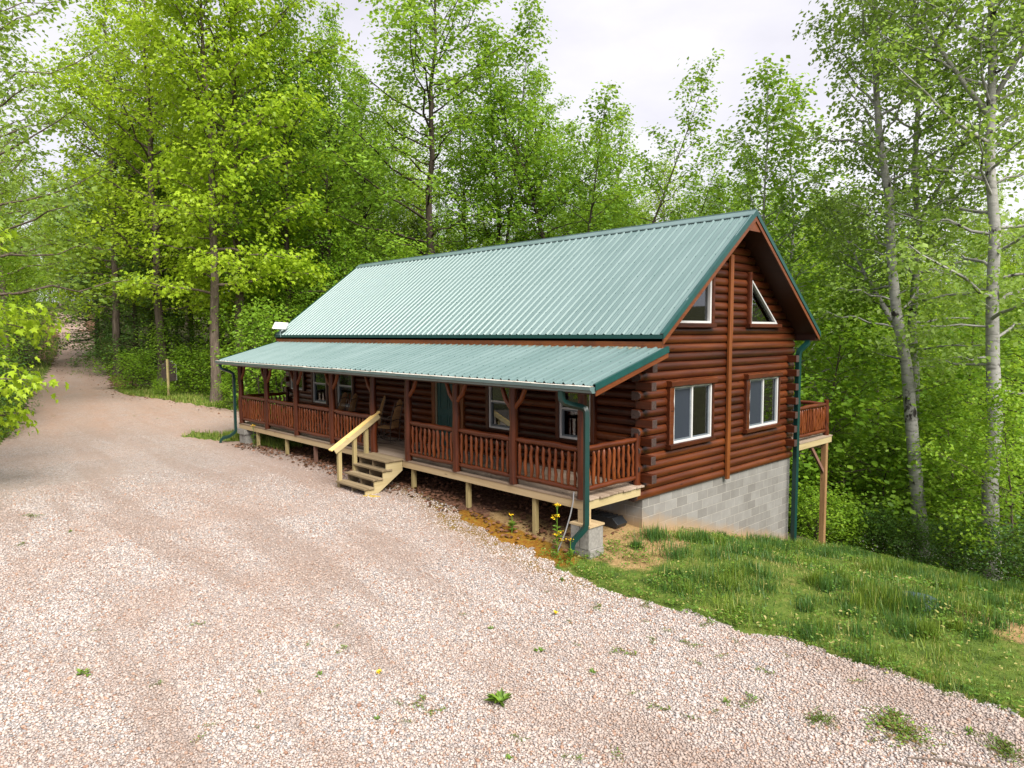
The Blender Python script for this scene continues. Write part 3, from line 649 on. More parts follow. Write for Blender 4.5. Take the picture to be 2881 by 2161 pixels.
for i, (a0, a1, z0, z1) in enumerate(FW):
    mb = MB(); frame4(mb, 0, a0, a1, z0, z1, .045, 0, -.118, 'x'); mz = (z0 + z1) / 2 + .06
    mb.box(a0 + .045, a1 - .045, -.105, -.03, mz - .02, mz + .02)
    wn = mb.build('sash_window', M['white'], house, None, .004)
    mb = MB(); mb.box(a0 + .045, a1 - .045, -.056, -.05, z0 + .045, mz - .02); mb.build('pane', M['glass'], wn)
    mb = MB(); mb.box(a0 + .045, a1 - .045, -.076, -.07, mz + .02, z1 - .045); mb.build('pane', M['glass'], wn)
    mb = MB(); frame4(mb, 0, a0 + .045, a1 - .045, z0 + .045, mz - .02, .035, -.04, -.085, 'x'); mb.build('sash', M['bronze'], wn)
    mb = MB()
    for xx in (a0 - .055, a1 + .055): rough_board(mb, (xx, -.075, z0 - .02), (xx, -.075, z1 + .02), .105, .14, (0, 1, 0), i * 3 + 70, .004)
    rough_board(mb, (a0 - .12, -.08, z1 + .06), (a1 + .12, -.08, z1 + .06), .15, .1, (0, 0, 1), i + 90)
    mb.build('window_trim', M['stain_z'], wn, 35)
mb = MB(); mb.box(DOOR[0], DOOR[1], -.07, -.02, .03, 2.03); 
for (u0, u1, v0, v1) in ((.12, .42, .2, .85), (.5, .8, .2, .85), (.12, .42, 1.0, 1.85), (.5, .8, 1.0, 1.85)): frame4(mb, 0, DOOR[0] + u0, DOOR[0] + u1, v0, v1, .02, -.07, -.082, 'x')
dr = mb.build('door', M['door_green'], house, None, .004)
mb = MB(); mb.tube([(DOOR[1] - .07, -.07, 1.0), (DOOR[1] - .07, -.12, 1.0), (DOOR[1] - .07, -.14, 1.0)], [.012, .014, .03], 8); mb.build('door_knob', M['bronze'], dr, 40)
mb = MB(); mb.box(DOOR[0] - .05, DOOR[0], -.10, 0, 0, 2.08); mb.box(DOOR[1], DOOR[1] + .05, -.10, 0, 0, 2.08); mb.box(DOOR[0] - .05, DOOR[1] + .05, -.10, 0, 2.08, 2.13); mb.build('door_jamb', flat('tan_jamb', (.23, .19, .13), .6), dr)
mb = MB(); mb.box(DOOR[0] - .2, DOOR[0] - .052, -.12, 0, 0, 2.2); mb.box(DOOR[1] + .052, DOOR[1] + .2, -.12, 0, 0, 2.2); mb.build('door_trim', M['orange_z'], dr, None, .006)
# porch deck --------------------------------------------------------
PD = -1.871
mb = MB(); y = PD - .015; rr = random.Random(4); i = 0
while y < -.14:
    mb.box(XL - .02, .12 + rr.uniform(-.012, .02), y, min(y + .134, -.12), -.035, rr.uniform(-.002, .002)); y += .1397
deck = mb.build('porch_deck', M['deck_x'], house, None, .004)
mb = MB(); mb.box(XL + .0, .085, PD, PD + .038, -.185, -.038); mb.box(XL, .085, -.22, -.182, -.20, -.038); mb.build('rim_board', M['raw_x'], deck)
mb = MB()
for xx in np.arange(XL + .02, .08, .6): mb.box(xx, xx + .038, PD + .04, -.222, -.185, -.038)
mb.build('joists', M['raw_y'], deck)
mb = MB(); mb.box(.05, .088, PD + .04, -.222, -.20, -.0385); mb.build('end_joist', M['raw_y'], deck)
for j, (xx, red) in enumerate(((-13.89, 0), (-11.82, 0), (-10.02, 1), (-7.4, 0), (-5.24, 0), (-3.235, 0), (-1.225, 0))):
    z = float(H(xx, -1.78)) - .1; mb = MB(); mb.box(xx - .045, xx + .045, -1.82, -1.73, z, -.186); o = mb.build('deck_post', M['redpost' if red else 'raw_z'], house, None, .004)
    if red: o['label'] = 'reddish weathered deck post'
for xx in (-13.9, -11.8, -10.0, -7.4, -5.2, -3.2): mb = MB(); z = float(H(xx, -.4)) - .1; mb.box(xx - .045, xx + .045, -.45, -.36, z, -.186); mb.build('deck_post', M['raw_z'], house)
# posts and railings
POSTX = [-15.02, -13.02, -11.0, -8.91, -6.85, -5.35, -3.56, -1.77, .01]
def log_post(x, y, z0, z1, r0, seed, parent=None, name='porch_post'):
    r = random.Random(seed); mb = MB(); n = 9; pts = []; rad = []
    for i in range(n):
        u = i / (n - 1); pts.append((x + r.uniform(-.012, .012) * (0 < i < n - 1), y + r.uniform(-.01, .01), z0 + (z1 - z0) * u)); rad.append(r0 * (1.06 - .12 * u + r.uniform(-.05, .06)))
    mb.tube(pts, rad, 10); return mb, pts
for i, x in enumerate(POSTX):
    mb, pts = log_post(x, -1.83, 0, 1.92, .088, 40 + i)
    o = mb.build('porch_post', M['porch_z'], house, 40)
    r = random.Random(90 + i)
    for s in (-1, 1):
        if (i == 0 and s < 0) or (i == 8) or (i == 4 and s > 0) or (i == 5 and s < 0): continue
        mb = MB(); a = Vector((x + s * .05, -1.83, 1.50 + r.uniform(-.04, .04))); b = Vector((x + s * .33, -1.83, 1.905)); m_ = (a + b) / 2 + Vector((s * .03, 0, -.03))
        mb.tube([a, m_, b], [.045, .048, .042], 8); mb.build('brace', M['porch_z'], o, 40)
BAL = []
def baluster_mesh(seed):
    r = random.Random(seed); mb = MB(); h = .70; pts = [(0, 0, 0), (0, 0, .05)]; rad = [.014, .026 + r.uniform(0, .005)]
    for i in range(6):
        u = .1 + .8 * i / 5; pts.append((r.uniform(-.012, .012), r.uniform(-.012, .012), h * u)); rad.append(.031 + r.uniform(-.005, .008))
    pts += [(0, 0, h - .055), (0, 0, h)]; rad += [.027, .010]
    mb.tube(pts, rad, 7); o = mb.build('tmp', M['porch_z']); me = o.data; bpy.data.objects.remove(o)
    me.polygons.foreach_set('use_smooth', [True] * len(me.polygons)); return me
BAL = [baluster_mesh(200 + i) for i in range(9)]
def railing(p, q, nb, seed, name='porch_railing', zt=.895, zb=.15):
    r = random.Random(seed); p, q = Vector(p), Vector(q); z0 = p.z
    def rail(z, rr_, bow):
        mb = MB(); pts = []; rad = []; n = 11
        for i in range(n):
            u = i / (n - 1); b = p.lerp(q, u); e = 1 if 0 < i < n - 1 else .62
            pts.append((b.x, b.y, z0 + z + bow * math.sin(u * math.pi) + r.uniform(-.008, .008))); rad.append(rr_ * e * r.uniform(.93, 1.08))
        mb.tube(pts, rad, 10); return mb
    ax = 'porch_x' if abs(p.x - q.x) > abs(p.y - q.y) else 'porch_y'
    top = rail(zt, .056, r.uniform(-.015, .02)).build(name, M[ax], house, 45)
    rail(zb, .05, r.uniform(-.012, .012)).build('bottom_rail', M[ax], top, 45)
    d = (q - p); L_ = d.length
    for i in range(nb):
        u = (i + .62) / (nb + .24); b = p.lerp(q, u)
        o = bpy.data.objects.new('baluster', BAL[r.randrange(9)]); COL.objects.link(o); o.parent = top
        o.location = Vector((b.x, b.y, z0 + .165)) - ORG[top.name]; o.rotation_euler = (0, 0, r.uniform(0, 6.28)); s = r.uniform(.93, 1.1); o.scale = (s, s, r.uniform(.97, 1.0) * (zt - zb - .04) / .70)
    return top
k = 0
for i in range(8):
    if i == 4: continue
    railing((POSTX[i] + .07, -1.83, 0), (POSTX[i + 1] - .07, -1.83, 0), 12 if i < 4 else 10, 300 + i)
railing((.0, -1.75, 0), (.0, -.24, 0), 10, 320); railing((-15.02, -1.75, 0), (-15.02, -.24, 0), 10, 321)
for xx in (0., -15.02): mb, _ = log_post(xx, -.19, -.0, 1.02, .068, 77 + int(xx)); mb.build('rail_post', M['porch_z'], house, 40)
# back deck
BZ = .07; BY0, BY1 = WD + .14, 8.74
mb = MB(); y = .2; xx = .2 - .14
while xx > -9: mb.box(xx, xx + .133, BY0, BY1, BZ - .035, BZ + rnd.uniform(-.002, .002)); xx -= .1397
bd = mb.build('back_deck', M['deck_y'], house)
mb = MB(); mb.box(.142, .18, BY0, BY1 - .06, BZ - .20, BZ - .037); mb.box(-9, .18, BY1 - .06, BY1 - .022, BZ - .2, BZ - .037); mb.box(-9, .14, 8.40, 8.48, BZ - .36, BZ - .202); mb.build('rim_board', M['raw_y'], bd)
for xx in (.10, -3, -6, -8.9):
    mb = MB(); mb.box(xx - .07, xx + .07, 8.38, 8.52, float(H(xx, 8.45)) - .2, BZ - .205); o = mb.build('deck_post', M['raw_z'] if xx < 0 else wood('tall_deck_post_timber', (.17, .085, .035), (.29, .165, .075), (.42, .28, .14), 'z', .7), house, None, .005)
mb = MB(); mb.bar((.10, 8.40, -.95), (.10, 7.55, BZ - .22), .06, .09); mb.build('knee_brace', M['redpost'], house)
mb, _ = log_post(.08, 8.55, BZ, 1.06, .07, 5); mb.build('rail_post', M['porch_z'], house, 40)
railing((.08, WD + .3, BZ), (.08, 8.48, BZ), 14, 330, 'back_railing', .87, .13); railing((-4.2, 8.58, BZ), (.02, 8.58, BZ), 26, 331, 'back_railing', .87, .13)

# porch steps (bolted on, but a thing of their own)
steps = thing('porch_steps', (-6.1, -2.4, -.72), 'short flight of wooden porch steps with a single pale handrail', 'steps')
TR = [(-2.40, -1.885, .022), (-2.49, -2.2, -.18), (-2.73, -2.45, -.36), (-2.97, -2.69, -.54)]
for (y0, y1, z) in TR:
    mb = MB(); mb.box(-6.78, -5.50, y0, (y0 + y1) / 2 - .003, z - .038, z); mb.box(-6.78, -5.50, (y0 + y1) / 2 + .003, y1, z - .038, z); mb.build('tread', M['tread'], steps, None, .004)
for xx in (-6.70, -6.12, -5.56):
    gz = float(H(xx, -2.8)) - .02
    prof = [(-1.89, -.02), (-2.34, -.02), (-2.34, -.22), (-2.43, -.22), (-2.43, -.40), (-2.67, -.40), (-2.67, -.58), (-2.91, -.58), (-2.91, gz), (-2.62, gz), (-1.89, -.26)]
    mb = MB(); mb.prism([(xx - .02, *p_) for p_ in prof], (.04, 0, 0)); mb.build('stringer', M['tread'] if xx < -6 else M['raw_y'], steps)
for (yy, z0, z1) in ((-2.85, -.54, .25), (-2.43, -.36, .505), (-2.10, .02, .70)):
    mb = MB(); mb.box(-6.83, -6.74, yy - .045, yy + .045, z0 - .25, z1); mb.build('rail_post', M['raw_z'], steps, None, .004)
mb = MB(); mb.bar((-6.785, -3.09, .205), (-6.785, -1.72, 1.035), .14, .038); mb.build('handrail', M['newrail'], steps, None, .004)
mb = MB(); mb.bar((-6.72, -3.0, .175), (-6.72, -1.76, .93), .038, .12); mb.build('side_rail', M['raw_y'], steps)

# concrete block piers
def cblock(x, y, z, rz, label, grp='concrete blocks under the porch corners'):
    t_ = thing('concrete_block', (x, y, z), label, 'block', grp); t_.rotation_euler = (0, 0, rz)
    mb = MB()
    for (a, b, c_, d) in ((-.1, .1, -.2, -.165), (-.1, .1, .165, .2), (-.1, .1, -.018, .018)): mb.box(a, b, c_, d, 0, .395)
    mb.box(-.1, -.065, -.165, -.018, 0, .395); mb.box(-.1, -.065, .018, .165, 0, .395); mb.box(.065, .1, -.165, -.018, 0, .395); mb.box(.065, .1, .018, .165, 0, .395)
    me = mb.build('shell', M['cblock'], t_, None, 0); me.location = (0, 0, 0); return t_
gz = float(H(.05, -1.75)) - .03
cblock(-.05, -1.86 + .1, gz + .17, 0, 'left upright grey concrete block under the front right porch corner')
cblock(.17, -1.86 + .1, gz + .17, 0, 'right upright grey concrete block under the front right porch corner')
mb = MB(); mb.box(-.17, .30, -1.95, -1.57, gz, gz + .165); tag(mb.build('footing_block', M['cblock'], None, None, .01), 'low concrete footing block carrying the two upright blocks', 'block')
mb = MB(); mb.box(-.18, .30, -1.97, -1.55, gz + .567, gz + .60); mb.box(-.06, .12, -1.87, -1.72, gz + .602, -.19)
tag(mb.build('wood_shim', M['raw_x']), 'flat wooden shim and packer between blocks and porch corner', 'shim')
gz = float(H(-14.75, -1.7)) - .05
cblock(-15.0, -1.7, gz, 0, 'shaded grey concrete block at the left end of the porch, nearer the downspout'); cblock(-14.75, -1.7, gz, 0, 'shaded grey concrete block at the left end of the porch, nearer the steps')
mb = MB(); mb.box(-15.15, -14.6, -1.95, -1.5, gz + .40, -.19); tag(mb.build('pier_cap', M['cblock']), 'solid concrete cap on the left porch pier', 'block')

# satellite dish
dish = thing('satellite_dish', (-15.3, -.25, 2.93), 'flat white satellite panel on a thin mast at the left eave', 'antenna')
mb = MB(); mb.tube([(-15.3, -.24, 2.86), (-15.33, -.25, 3.0), (-15.36, -.22, 3.22)], .018, 8); mb.build('mast', M['gutter'], dish, 40)
mb = MB(); c_ = Vector((-15.36, -.22, 3.25)); nrm = Vector((.50, -.52, .70)).normalized(); a = Vector((.8, .6, 0)); a = (a - nrm * a.dot(nrm)).normalized(); b = nrm.cross(a)
mb.prism([c_ + a * (.25 * i) + b * (.16 * j) for i, j in ((-.95, -1), (.95, -1), (1, -.9), (1, .9), (.95, 1), (-.95, 1), (-1, .9), (-1, -.9))], nrm * .03); mb.build('panel', M['white'], dish)

# rocking chairs
def rocker(loc, rz, label):
    t_ = thing('rocking_chair', loc, label, 'rocking chair', 'hickory rocking chairs on the porch'); t_.rotation_euler = (0, 0, rz)
    def part(name, mb, mat): o = mb.build(name, mat, t_, 40); o.location = (0, 0, 0); return o
    # faces +X; y is width
    mb = MB()
    for j in range(7):
        yy = -.20 + j * .4 / 6; yt = yy * .62
        mb.sweep([(-.013, -.004), (.013, -.004), (.013, .004), (-.013, .004)], [(Vector((-.22 - .10 * u - .10 * u * u, yy * (1 - u) + yt * u, .40 + .80 * u - .02 * (j - 3) ** 2 * u * .35)), (0, 1, 0), (1, 0, .2)) for u in (0, .25, .5, .75, 1)], None, 0, True)
    part('back_slats', mb, M['rock_wood'])
    mb = MB()
    for j in range(8): mb.bar((-.22, -.21 + j * .06, .42 + .0), (.25, -.22 + j * .063, .44), .034, .012)
    part('seat', mb, M['rock_wood'])
    for s in (-1, 1):
        mb = MB(); mb.tube([(-.52, s * .24, .14), (-.3, s * .24, .045), (0, s * .24, .02), (.25, s * .24, .045), (.45, s * .24, .12)], .016, 7); part('rocker', mb, M['bark_wood'])
        mb = MB(); mb.tube([(.24, s * .25, .04), (.25, s * .26, .40), (.22, s * .27, .58), (.10, s * .27, .68), (-.1, s * .26, .69), (-.27, s * .25, .66)], .015, 7); part('arm', mb, M['bark_wood'])
        mb = MB(); mb.tube([(-.24, s * .24, .05), (-.25, s * .24, .42), (-.30, s * .24, .8), (-.40, s * .22, 1.12)], .014, 7); part('back_leg', mb, M['bark_wood'])
        mb = MB(); mb.tube([(.24, s * .25, .1), (-.22, s * .24, .38)], .009, 6); part('side_brace', mb, M['bark_wood'])
    mb = MB(); mb.tube([(.25, -.26, .40), (.27, 0, .42), (.25, .26, .40)], .014, 6); mb.tube([(-.28, -.25, .62), (-.33, 0, .66), (-.28, .25, .62)], .012, 6); mb.tube([(-.38, -.22, 1.02), (-.40, 0, 1.04), (-.38, .22, 1.02)], .012, 6); part('cross_bars', mb, M['bark_wood'])
    return t_
rocker((-7.95, -.72, .0), R(205), 'slatted hickory rocking chair standing alone just left of the step opening')
rocker((-9.05, -.55, .0), R(250), 'dark rocking chair mostly hidden behind the porch post left of the steps')
rocker((-11.05, -.62, .0), R(210), 'left rocking chair of the close pair behind the railing left of the handrail')
rocker((-10.45, -.62, .0), R(210), 'right rocking chair of the close pair behind the railing left of the handrail')
# doormat, curtain, grill
mb = MB(); mb.box(-6.45, -5.7, -.95, -.45, .002, .016); tag(mb.build('doormat', M['black']), 'dark doormat on the porch boards before the green door', 'doormat')
mb = MB(); mb.sweep([(0, 0), (0, 1), (.01, 1), (.01, 0)], [((-2.05 + i * .03, .06 + .018 * math.sin(i * 1.3), .72), (0, 1, 0), (0, 0, .78)) for i in range(27)], None, 0, True)
tag(mb.build('curtain', M['curtain']), 'blue pleated curtain hanging inside the porch window nearest the corner', 'curtain')
gr = thing('barbecue_grill', (-.75, 7.75, BZ), 'black covered barbecue grill on the back deck behind the log corner', 'grill')
mb = MB(); mb.sweep([(-.25, 0), (.25, 0), (.25, .12), (.18, .30), (0, .36), (-.18, .30), (-.25, .12)], [((-1.05, 7.75, BZ + .75), (0, 1, 0), (0, 0, 1)), ((-.40, 7.75, BZ + .75), (0, 1, 0), (0, 0, 1))], None, 0, True); mb.build('lid', M['black'], gr, 40)
mb = MB(); mb.box(-1.05, -.40, 7.52, 7.98, BZ + .15, BZ + .745); mb.build('cabinet', M['black'], gr)
mb = MB(); mb.box(-.398, -.10, 7.55, 7.95, BZ + .72, BZ + .75); mb.build('side_shelf', flat('stainless_shelf', (.55, .55, .56), .3, .1, 4, 0, .5, .8), gr)
for sx in (-.98, -.47):
    for sy in (7.56, 7.94): mb = MB(); mb.tube([(sx, sy, BZ), (sx, sy, BZ + .15)], .02, 6); mb.build('leg', M['black'], gr)

# odds and ends by the corner
mb = MB(); zc = float(H(-.3, -.3)) 
mb.prism([(-1.25, -.45, zc + .02), (-.30, -.45, zc + .02), (-.26, -.45, zc + .10), (-.38, -.45, zc + .20), (-1.2, -.45, zc + .20)], (0, .32, 0))
for i in range(7): mb.box(-1.15 + i * .12, -1.10 + i * .12, -.46, -.12, zc + .19, zc + .212)
tag(mb.build('drain_box', M['black'], None, None, .015), 'black ribbed plastic box lying under the porch by the block wall', 'drain box')
mb = MB(); mb.tube([(-.13, -1.90, .12), (-.12, -1.93, -.06), (-.16, -1.96, -.3), (-.22, -2.02, -.6), (-.34, -2.12, float(H(-.34, -2.12)) - .02)], .013, 7); tag(mb.build('cable', M['grey_cable'], None, 60), 'grey cable running from the porch corner down to the ground', 'cable')
mb = MB(); c_ = (4.95, -.12); z = float(H(*c_)); r_ = random.Random(1)
mb.sweep([(.0, .07), (.12, .066), (.22, .052), (.29, .03), (.31, .0), (.31, -.15)], [((c_[0], c_[1], z + .02), (math.cos(a), math.sin(a), 0), (0, 0, 1)) for a in [i * math.tau / 24 for i in range(25)]], None)
tag(mb.build('tank_lid', M['lid'], None, 50), 'round blue-grey tank lid half hidden in the lawn grass', 'lid')
mb = MB(); pts = [(6.05, -4.15), (6.3, -3.95), (6.55, -3.86), (6.85, -3.62), (7.05, -3.55)]
mb.tube([(x, y, float(grav_z(x, y)) + .022) for x, y in pts], [.006, .011, .012, .010, .005], 6); mb.tube([(6.55, -3.86, float(grav_z(6.55, -3.86)) + .025), (6.62, -3.95, float(grav_z(6.6, -3.95)) + .03)], [.007, .003], 5)
tag(mb.build('stick', M['stick'], None, 60), 'thin bent stick lying on the gravel near the right edge', 'stick')
mb = MB(); z = float(H(-5.35, -2.72)); mb.prism([(-5.55, -2.98, z), (-5.28, -2.85, z), (-5.2, -2.72, z), (-5.45, -2.78, z)], (0, 0, .035)); tag(mb.build('flat_stone', flat('mossy_stone', (.34, .24, .05), .9, .4, 14, .5), None, None, .01), 'flat mossy yellow stone at the foot of the step stringer', 'stone')
# sign seen from behind
sg = thing('sign', (-27.2, -.35, float(H(-27.2, -.35))), 'dark brown shaped signboard on a wooden post, seen from behind', 'sign')
za = float(H(-27.2, -.35)); ux = Vector((.69, .725, 0)); nx_ = Vector((-.725, .69, 0)); o_ = Vector((-27.2, -.35, 0))
mb = MB(); pf = [(-.27, .95), (.33, 1.05), (.33, 1.62), (.30, 1.72), (.22, 1.74), (.16, 1.84), (0, 1.88), (-.13, 1.84), (-.18, 1.75), (-.26, 1.70), (-.27, 1.62)]; PF = [(u * 1.13, 2.986 + (v - 2.986) * 1.13) for u, v in pf]
mb.prism([o_ + ux * u + Vector((0, 0, v)) for u, v in PF], nx_ * .025); mb.build('board', M['sign_brown'], sg)
mb = MB(); mb.prism([o_ + nx_ * .0255 + ux * (u * 1.03 - (.0)) + Vector((0, 0, v + .008 * (v > 1.2) - .01 * (v < 1.2))) for u, v in PF], nx_ * .006); mb.build('face_edge', M['white'], sg)
mb = MB(); a = o_ - nx_ * .09; mb.box(-.0, .01, 0, .01, 0, .01); mb = MB(); mb.prism([a + ux * u + nx_ * v + Vector((0, 0, za - .3)) for u, v in ((-.045, 0), (.045, 0), (.045, .088), (-.045, .088))], (0, 0, 1.80 - za + .3)); mb.build('post', M['raw_z'], sg)

# ------------------------------------------------------------------ vegetation
def spot(u, dep):
    """ground point on the bearing u (0 left .. 2212 right across the view) at a depth in metres"""
    p = CAM + (cF + cR * ((u * 1.30244 - 1440.5) / 1948.74)) * dep
    return p.x, p.y
TPL = {
 'simple': (np.array([(0, 0, 0), (-.36, .48, .07), (0, 1, -.14), (.36, .48, .07)]), [np.array([(0, 3, 2)]), np.array([(0, 2, 1)])]),
 'ovate': (np.array([(0, 0, 0), (-.27, .28, .07), (-.26, .62, .03), (0, 1, -.16), (.26, .62, .03), (.27, .28, .07)]), [np.array([(0, 5, 4, 3), (0, 3, 2, 1)])]),
 'lobed': (np.array([(0, 0, 0), (.46, .18, .05), (.26, .42, .06), (.5, .74, -.02), (.17, .68, .02), (0, 1.05, -.18), (-.17, .68, .02), (-.5, .74, -.02), (-.26, .42, .06), (-.46, .18, .05)]), [np.array([(0, 1, 2, 3, 4, 5), (0, 5, 6, 7, 8, 9)])]),
 'blade': (np.array([(-.5, 0, 0), (.5, 0, 0), (.34, .55, .05), (-.34, .55, .05), (0, 1, .22)]), [np.array([(0, 1, 2, 3)]), np.array([(3, 2, 4)])]),
}
def leaf_mesh(name, P, D, N, size, mat, tpl='simple', width=1.0, mi=None):
    P, D, N = (np.asarray(a, float) for a in (P, D, N)); T, faces = TPL[tpl]; n = len(P); k = len(T)
    D = D / np.linalg.norm(D, axis=1, keepdims=True); B = np.cross(D, N); B /= np.linalg.norm(B, axis=1, keepdims=True) + 1e-9; N = np.cross(B, D)
    sz = np.broadcast_to(np.asarray(size, float), (n,))[:, None, None]; wd = np.broadcast_to(np.asarray(width, float), (n,))[:, None, None]
    V = P[:, None, :] + sz * (T[None, :, 0:1] * wd * B[:, None, :] + T[None, :, 1:2] * D[:, None, :] + T[None, :, 2:3] * N[:, None, :])
    off = (np.arange(n) * k)[:, None, None]; pol = [(f[None] + off).reshape(-1, f.shape[1]) for f in faces]
    m_i = None if mi is None else np.concatenate([np.repeat(mi, len(f)) for f in faces])
    return np_mesh(name, V.reshape(-1, 3), pol, mat, m_i)

def grow(seed, H_, cb, Rc, r0, nl, ls, k=7, sp=.42, el=(5, 62), droop=.35, leafmat='leaf_mid', barkmat='bark', tpl='simple', lean=None, prof=None, forks=(), lobes=.3, spread=.23, flatness=.55, bare=0):
    """one tree: a trunk mesh with limbs and twigs, a crown mesh of single leaves on those twigs"""
    g = np.random.RandomState(seed); mb = MB()
    lean = lean or [(0, 0, 0), (.5, g.uniform(-.2, .2), g.uniform(-.2, .2)), (1, g.uniform(-.4, .4), g.uniform(-.4, .4))]
    prof = prof or [(0, .62), (.2, .95), (.45, 1), (.75, .62), (1, .14)]
    lz = [q[0] for q in lean]
    def trunk_at(z):
        u = z / H_; j = .06 * np.sin(z * 1.1 + seed) * min(1, z / 2)
        return Vector((np.interp(u, lz, [q[1] for q in lean]) + j, np.interp(u, lz, [q[2] for q in lean]) + .8 * j, z))
    rad_at = lambda z: r0 * max(.04, (1 - z / H_) ** .85) * (1 + .45 * math.exp(-z / .45))
    zs = np.concatenate([[-.4, 0, .25, .7], np.linspace(1.4, H_, 13)]) if H_ > 4 else np.linspace(-.2, H_, 7)
    mb.tube([trunk_at(max(z, 0)) + Vector((0, 0, min(z, 0))) for z in zs], [rad_at(max(0, z)) for z in zs], 9 if r0 > .1 else 6)
    stems = [(trunk_at, rad_at, cb, H_, 1.0)]
    for (fz, az, tilt, fl) in forks:
        base = trunk_at(fz); d = Vector((math.cos(az) * math.sin(tilt), math.sin(az) * math.sin(tilt), math.cos(tilt)))
        fr = rad_at(fz) * .72; f_at = (lambda base, d, fl: lambda s: base + d * s + Vector((0, 0, .025 * s * s)))(base, d, fl)
        mb.tube([f_at(s) for s in np.linspace(0, fl, 8)], [fr * max(.06, 1 - s / fl) for s in np.linspace(0, fl, 8)], 7)
        stems.append((f_at, (lambda fr, fl: lambda s: fr * max(.05, 1 - s / fl))(fr, fl), fl * .2, fl, .6))
    P, D = [], []
    lob = [(g.uniform(0, 6.28), g.uniform(0, 1), g.uniform(.5, 1.35)) for _ in range(9)]
    def clusters(q, n_, dirv):
        for _ in range(n_):
            az = g.uniform(0, 6.283); h = g.uniform(.5, 1); P.append((q.x + g.normal(0, spread), q.y + g.normal(0, spread), q.z + g.normal(0, spread * .95)))
            D.append((math.cos(az) * h + dirv.x * .6, math.sin(az) * h + dirv.y * .6, -droop * g.uniform(.2, 1.6) + .1))
    for (at_, rad_, b0, top, scale_) in stems:
        nn_ = max(4, int(nl * scale_))
        for i in range(nn_):
            u = min(1, (i + g.uniform(.1, .9)) / nn_) ** .92; z = b0 + (top - b0) * u * .985; az = i * 2.399 + g.uniform(-.5, .5)
            lf = 1
            for (la, lt, lv) in lob:
                wgt = math.exp(-((math.cos(az - la) - 1) ** 2) * 1.2 - ((u - lt) / .16) ** 2); lf += (lv - 1) * wgt
            Ll = Rc * scale_ ** .5 * np.interp(u, [q[0] for q in prof], [q[1] for q in prof]) * g.uniform(.62, 1.15) * max(.35, lf)
            e = R(np.interp(u, [0, 1], el)) + g.normal(0, .12); s = at_(z); dv = Vector((math.cos(az) * math.cos(e), math.sin(az) * math.cos(e), math.sin(e)))
            up = g.uniform(-.02, .10) if u > .25 else g.uniform(-.09, .03)
            side = Vector((-dv.y, dv.x, 0)); bend = g.uniform(-.12, .12)
            jit = [0] + [g.uniform(-.05, .05) * Ll for _ in range(5)]; jiz = [0] + [g.uniform(-.045, .045) * Ll for _ in range(5)]
            lp = [s + dv * (Ll * t_) + Vector((0, 0, up * Ll * t_ * t_ + jiz[q_])) + side * (bend * Ll * t_ * t_ + jit[q_]) for q_, t_ in enumerate((0, .2, .4, .6, .8, 1))]
            lr = min(rad_(z) * .5, .010 + .0135 * Ll); mb.tube(lp, [lr * (1 - .8 * t_) + .003 for t_ in (0, .2, .4, .6, .8, 1)], 5, 0, False)
            if g.rand() < bare: continue
            ns = max(2, int(Ll / sp)); 
            for j in range(ns):
                t_ = .16 + .84 * (j + g.uniform(.2, .8)) / ns; a_ = min(4, int(t_ * 5)); q = lp[a_].lerp(lp[a_ + 1], t_ * 5 - a_)
                sl_ = min(1.9, max(.35, Ll * (.42 - .26 * t_))) * g.uniform(.7, 1.25); an = (1 if j % 2 else -1) * g.uniform(.5, 1.15)
                d2 = Vector((dv.x * math.cos(an) - dv.y * math.sin(an), dv.x * math.sin(an) + dv.y * math.cos(an), dv.z * .6 + g.uniform(-.42, .50))).normalized()
                e2 = q + d2 * sl_ + Vector((0, 0, -.08 * sl_)); m2 = q + d2 * (sl_ * .5) + Vector((0, 0, .03))
                mb.tube([q, m2, e2], [.008, .006, .003], 3, 0, False)
                nc = max(2, int(sl_ / .30))
                for c_ in range(nc): w_ = (c_ + 1) / nc; clusters(q.lerp(m2, w_ * 2) if w_ < .5 else m2.lerp(e2, w_ * 2 - 1), k, d2)
            clusters(lp[-1], k * 2, dv)
    P = np.array(P); D = np.array(D); n = len(P); hx, hy = D[:, 0], D[:, 1]; N = np.stack([g.normal(0, flatness * 1.3, n) + .75 * hx, g.normal(0, flatness * 1.3, n) + .75 * hy, np.ones(n)], 1)
    cm = leaf_mesh('crown', P, D, N, ls * np.clip(g.lognormal(-.06, .28, n), .45, 1.5), M[leafmat], tpl)
    to = mb.build('tmp', M[barkmat], None, None, 0, False); tm = to.data; bpy.data.objects.remove(to); tm.name = 'trunk'
    tm.polygons.foreach_set('use_smooth', [True] * len(tm.polygons))
    return tm, cm, H_
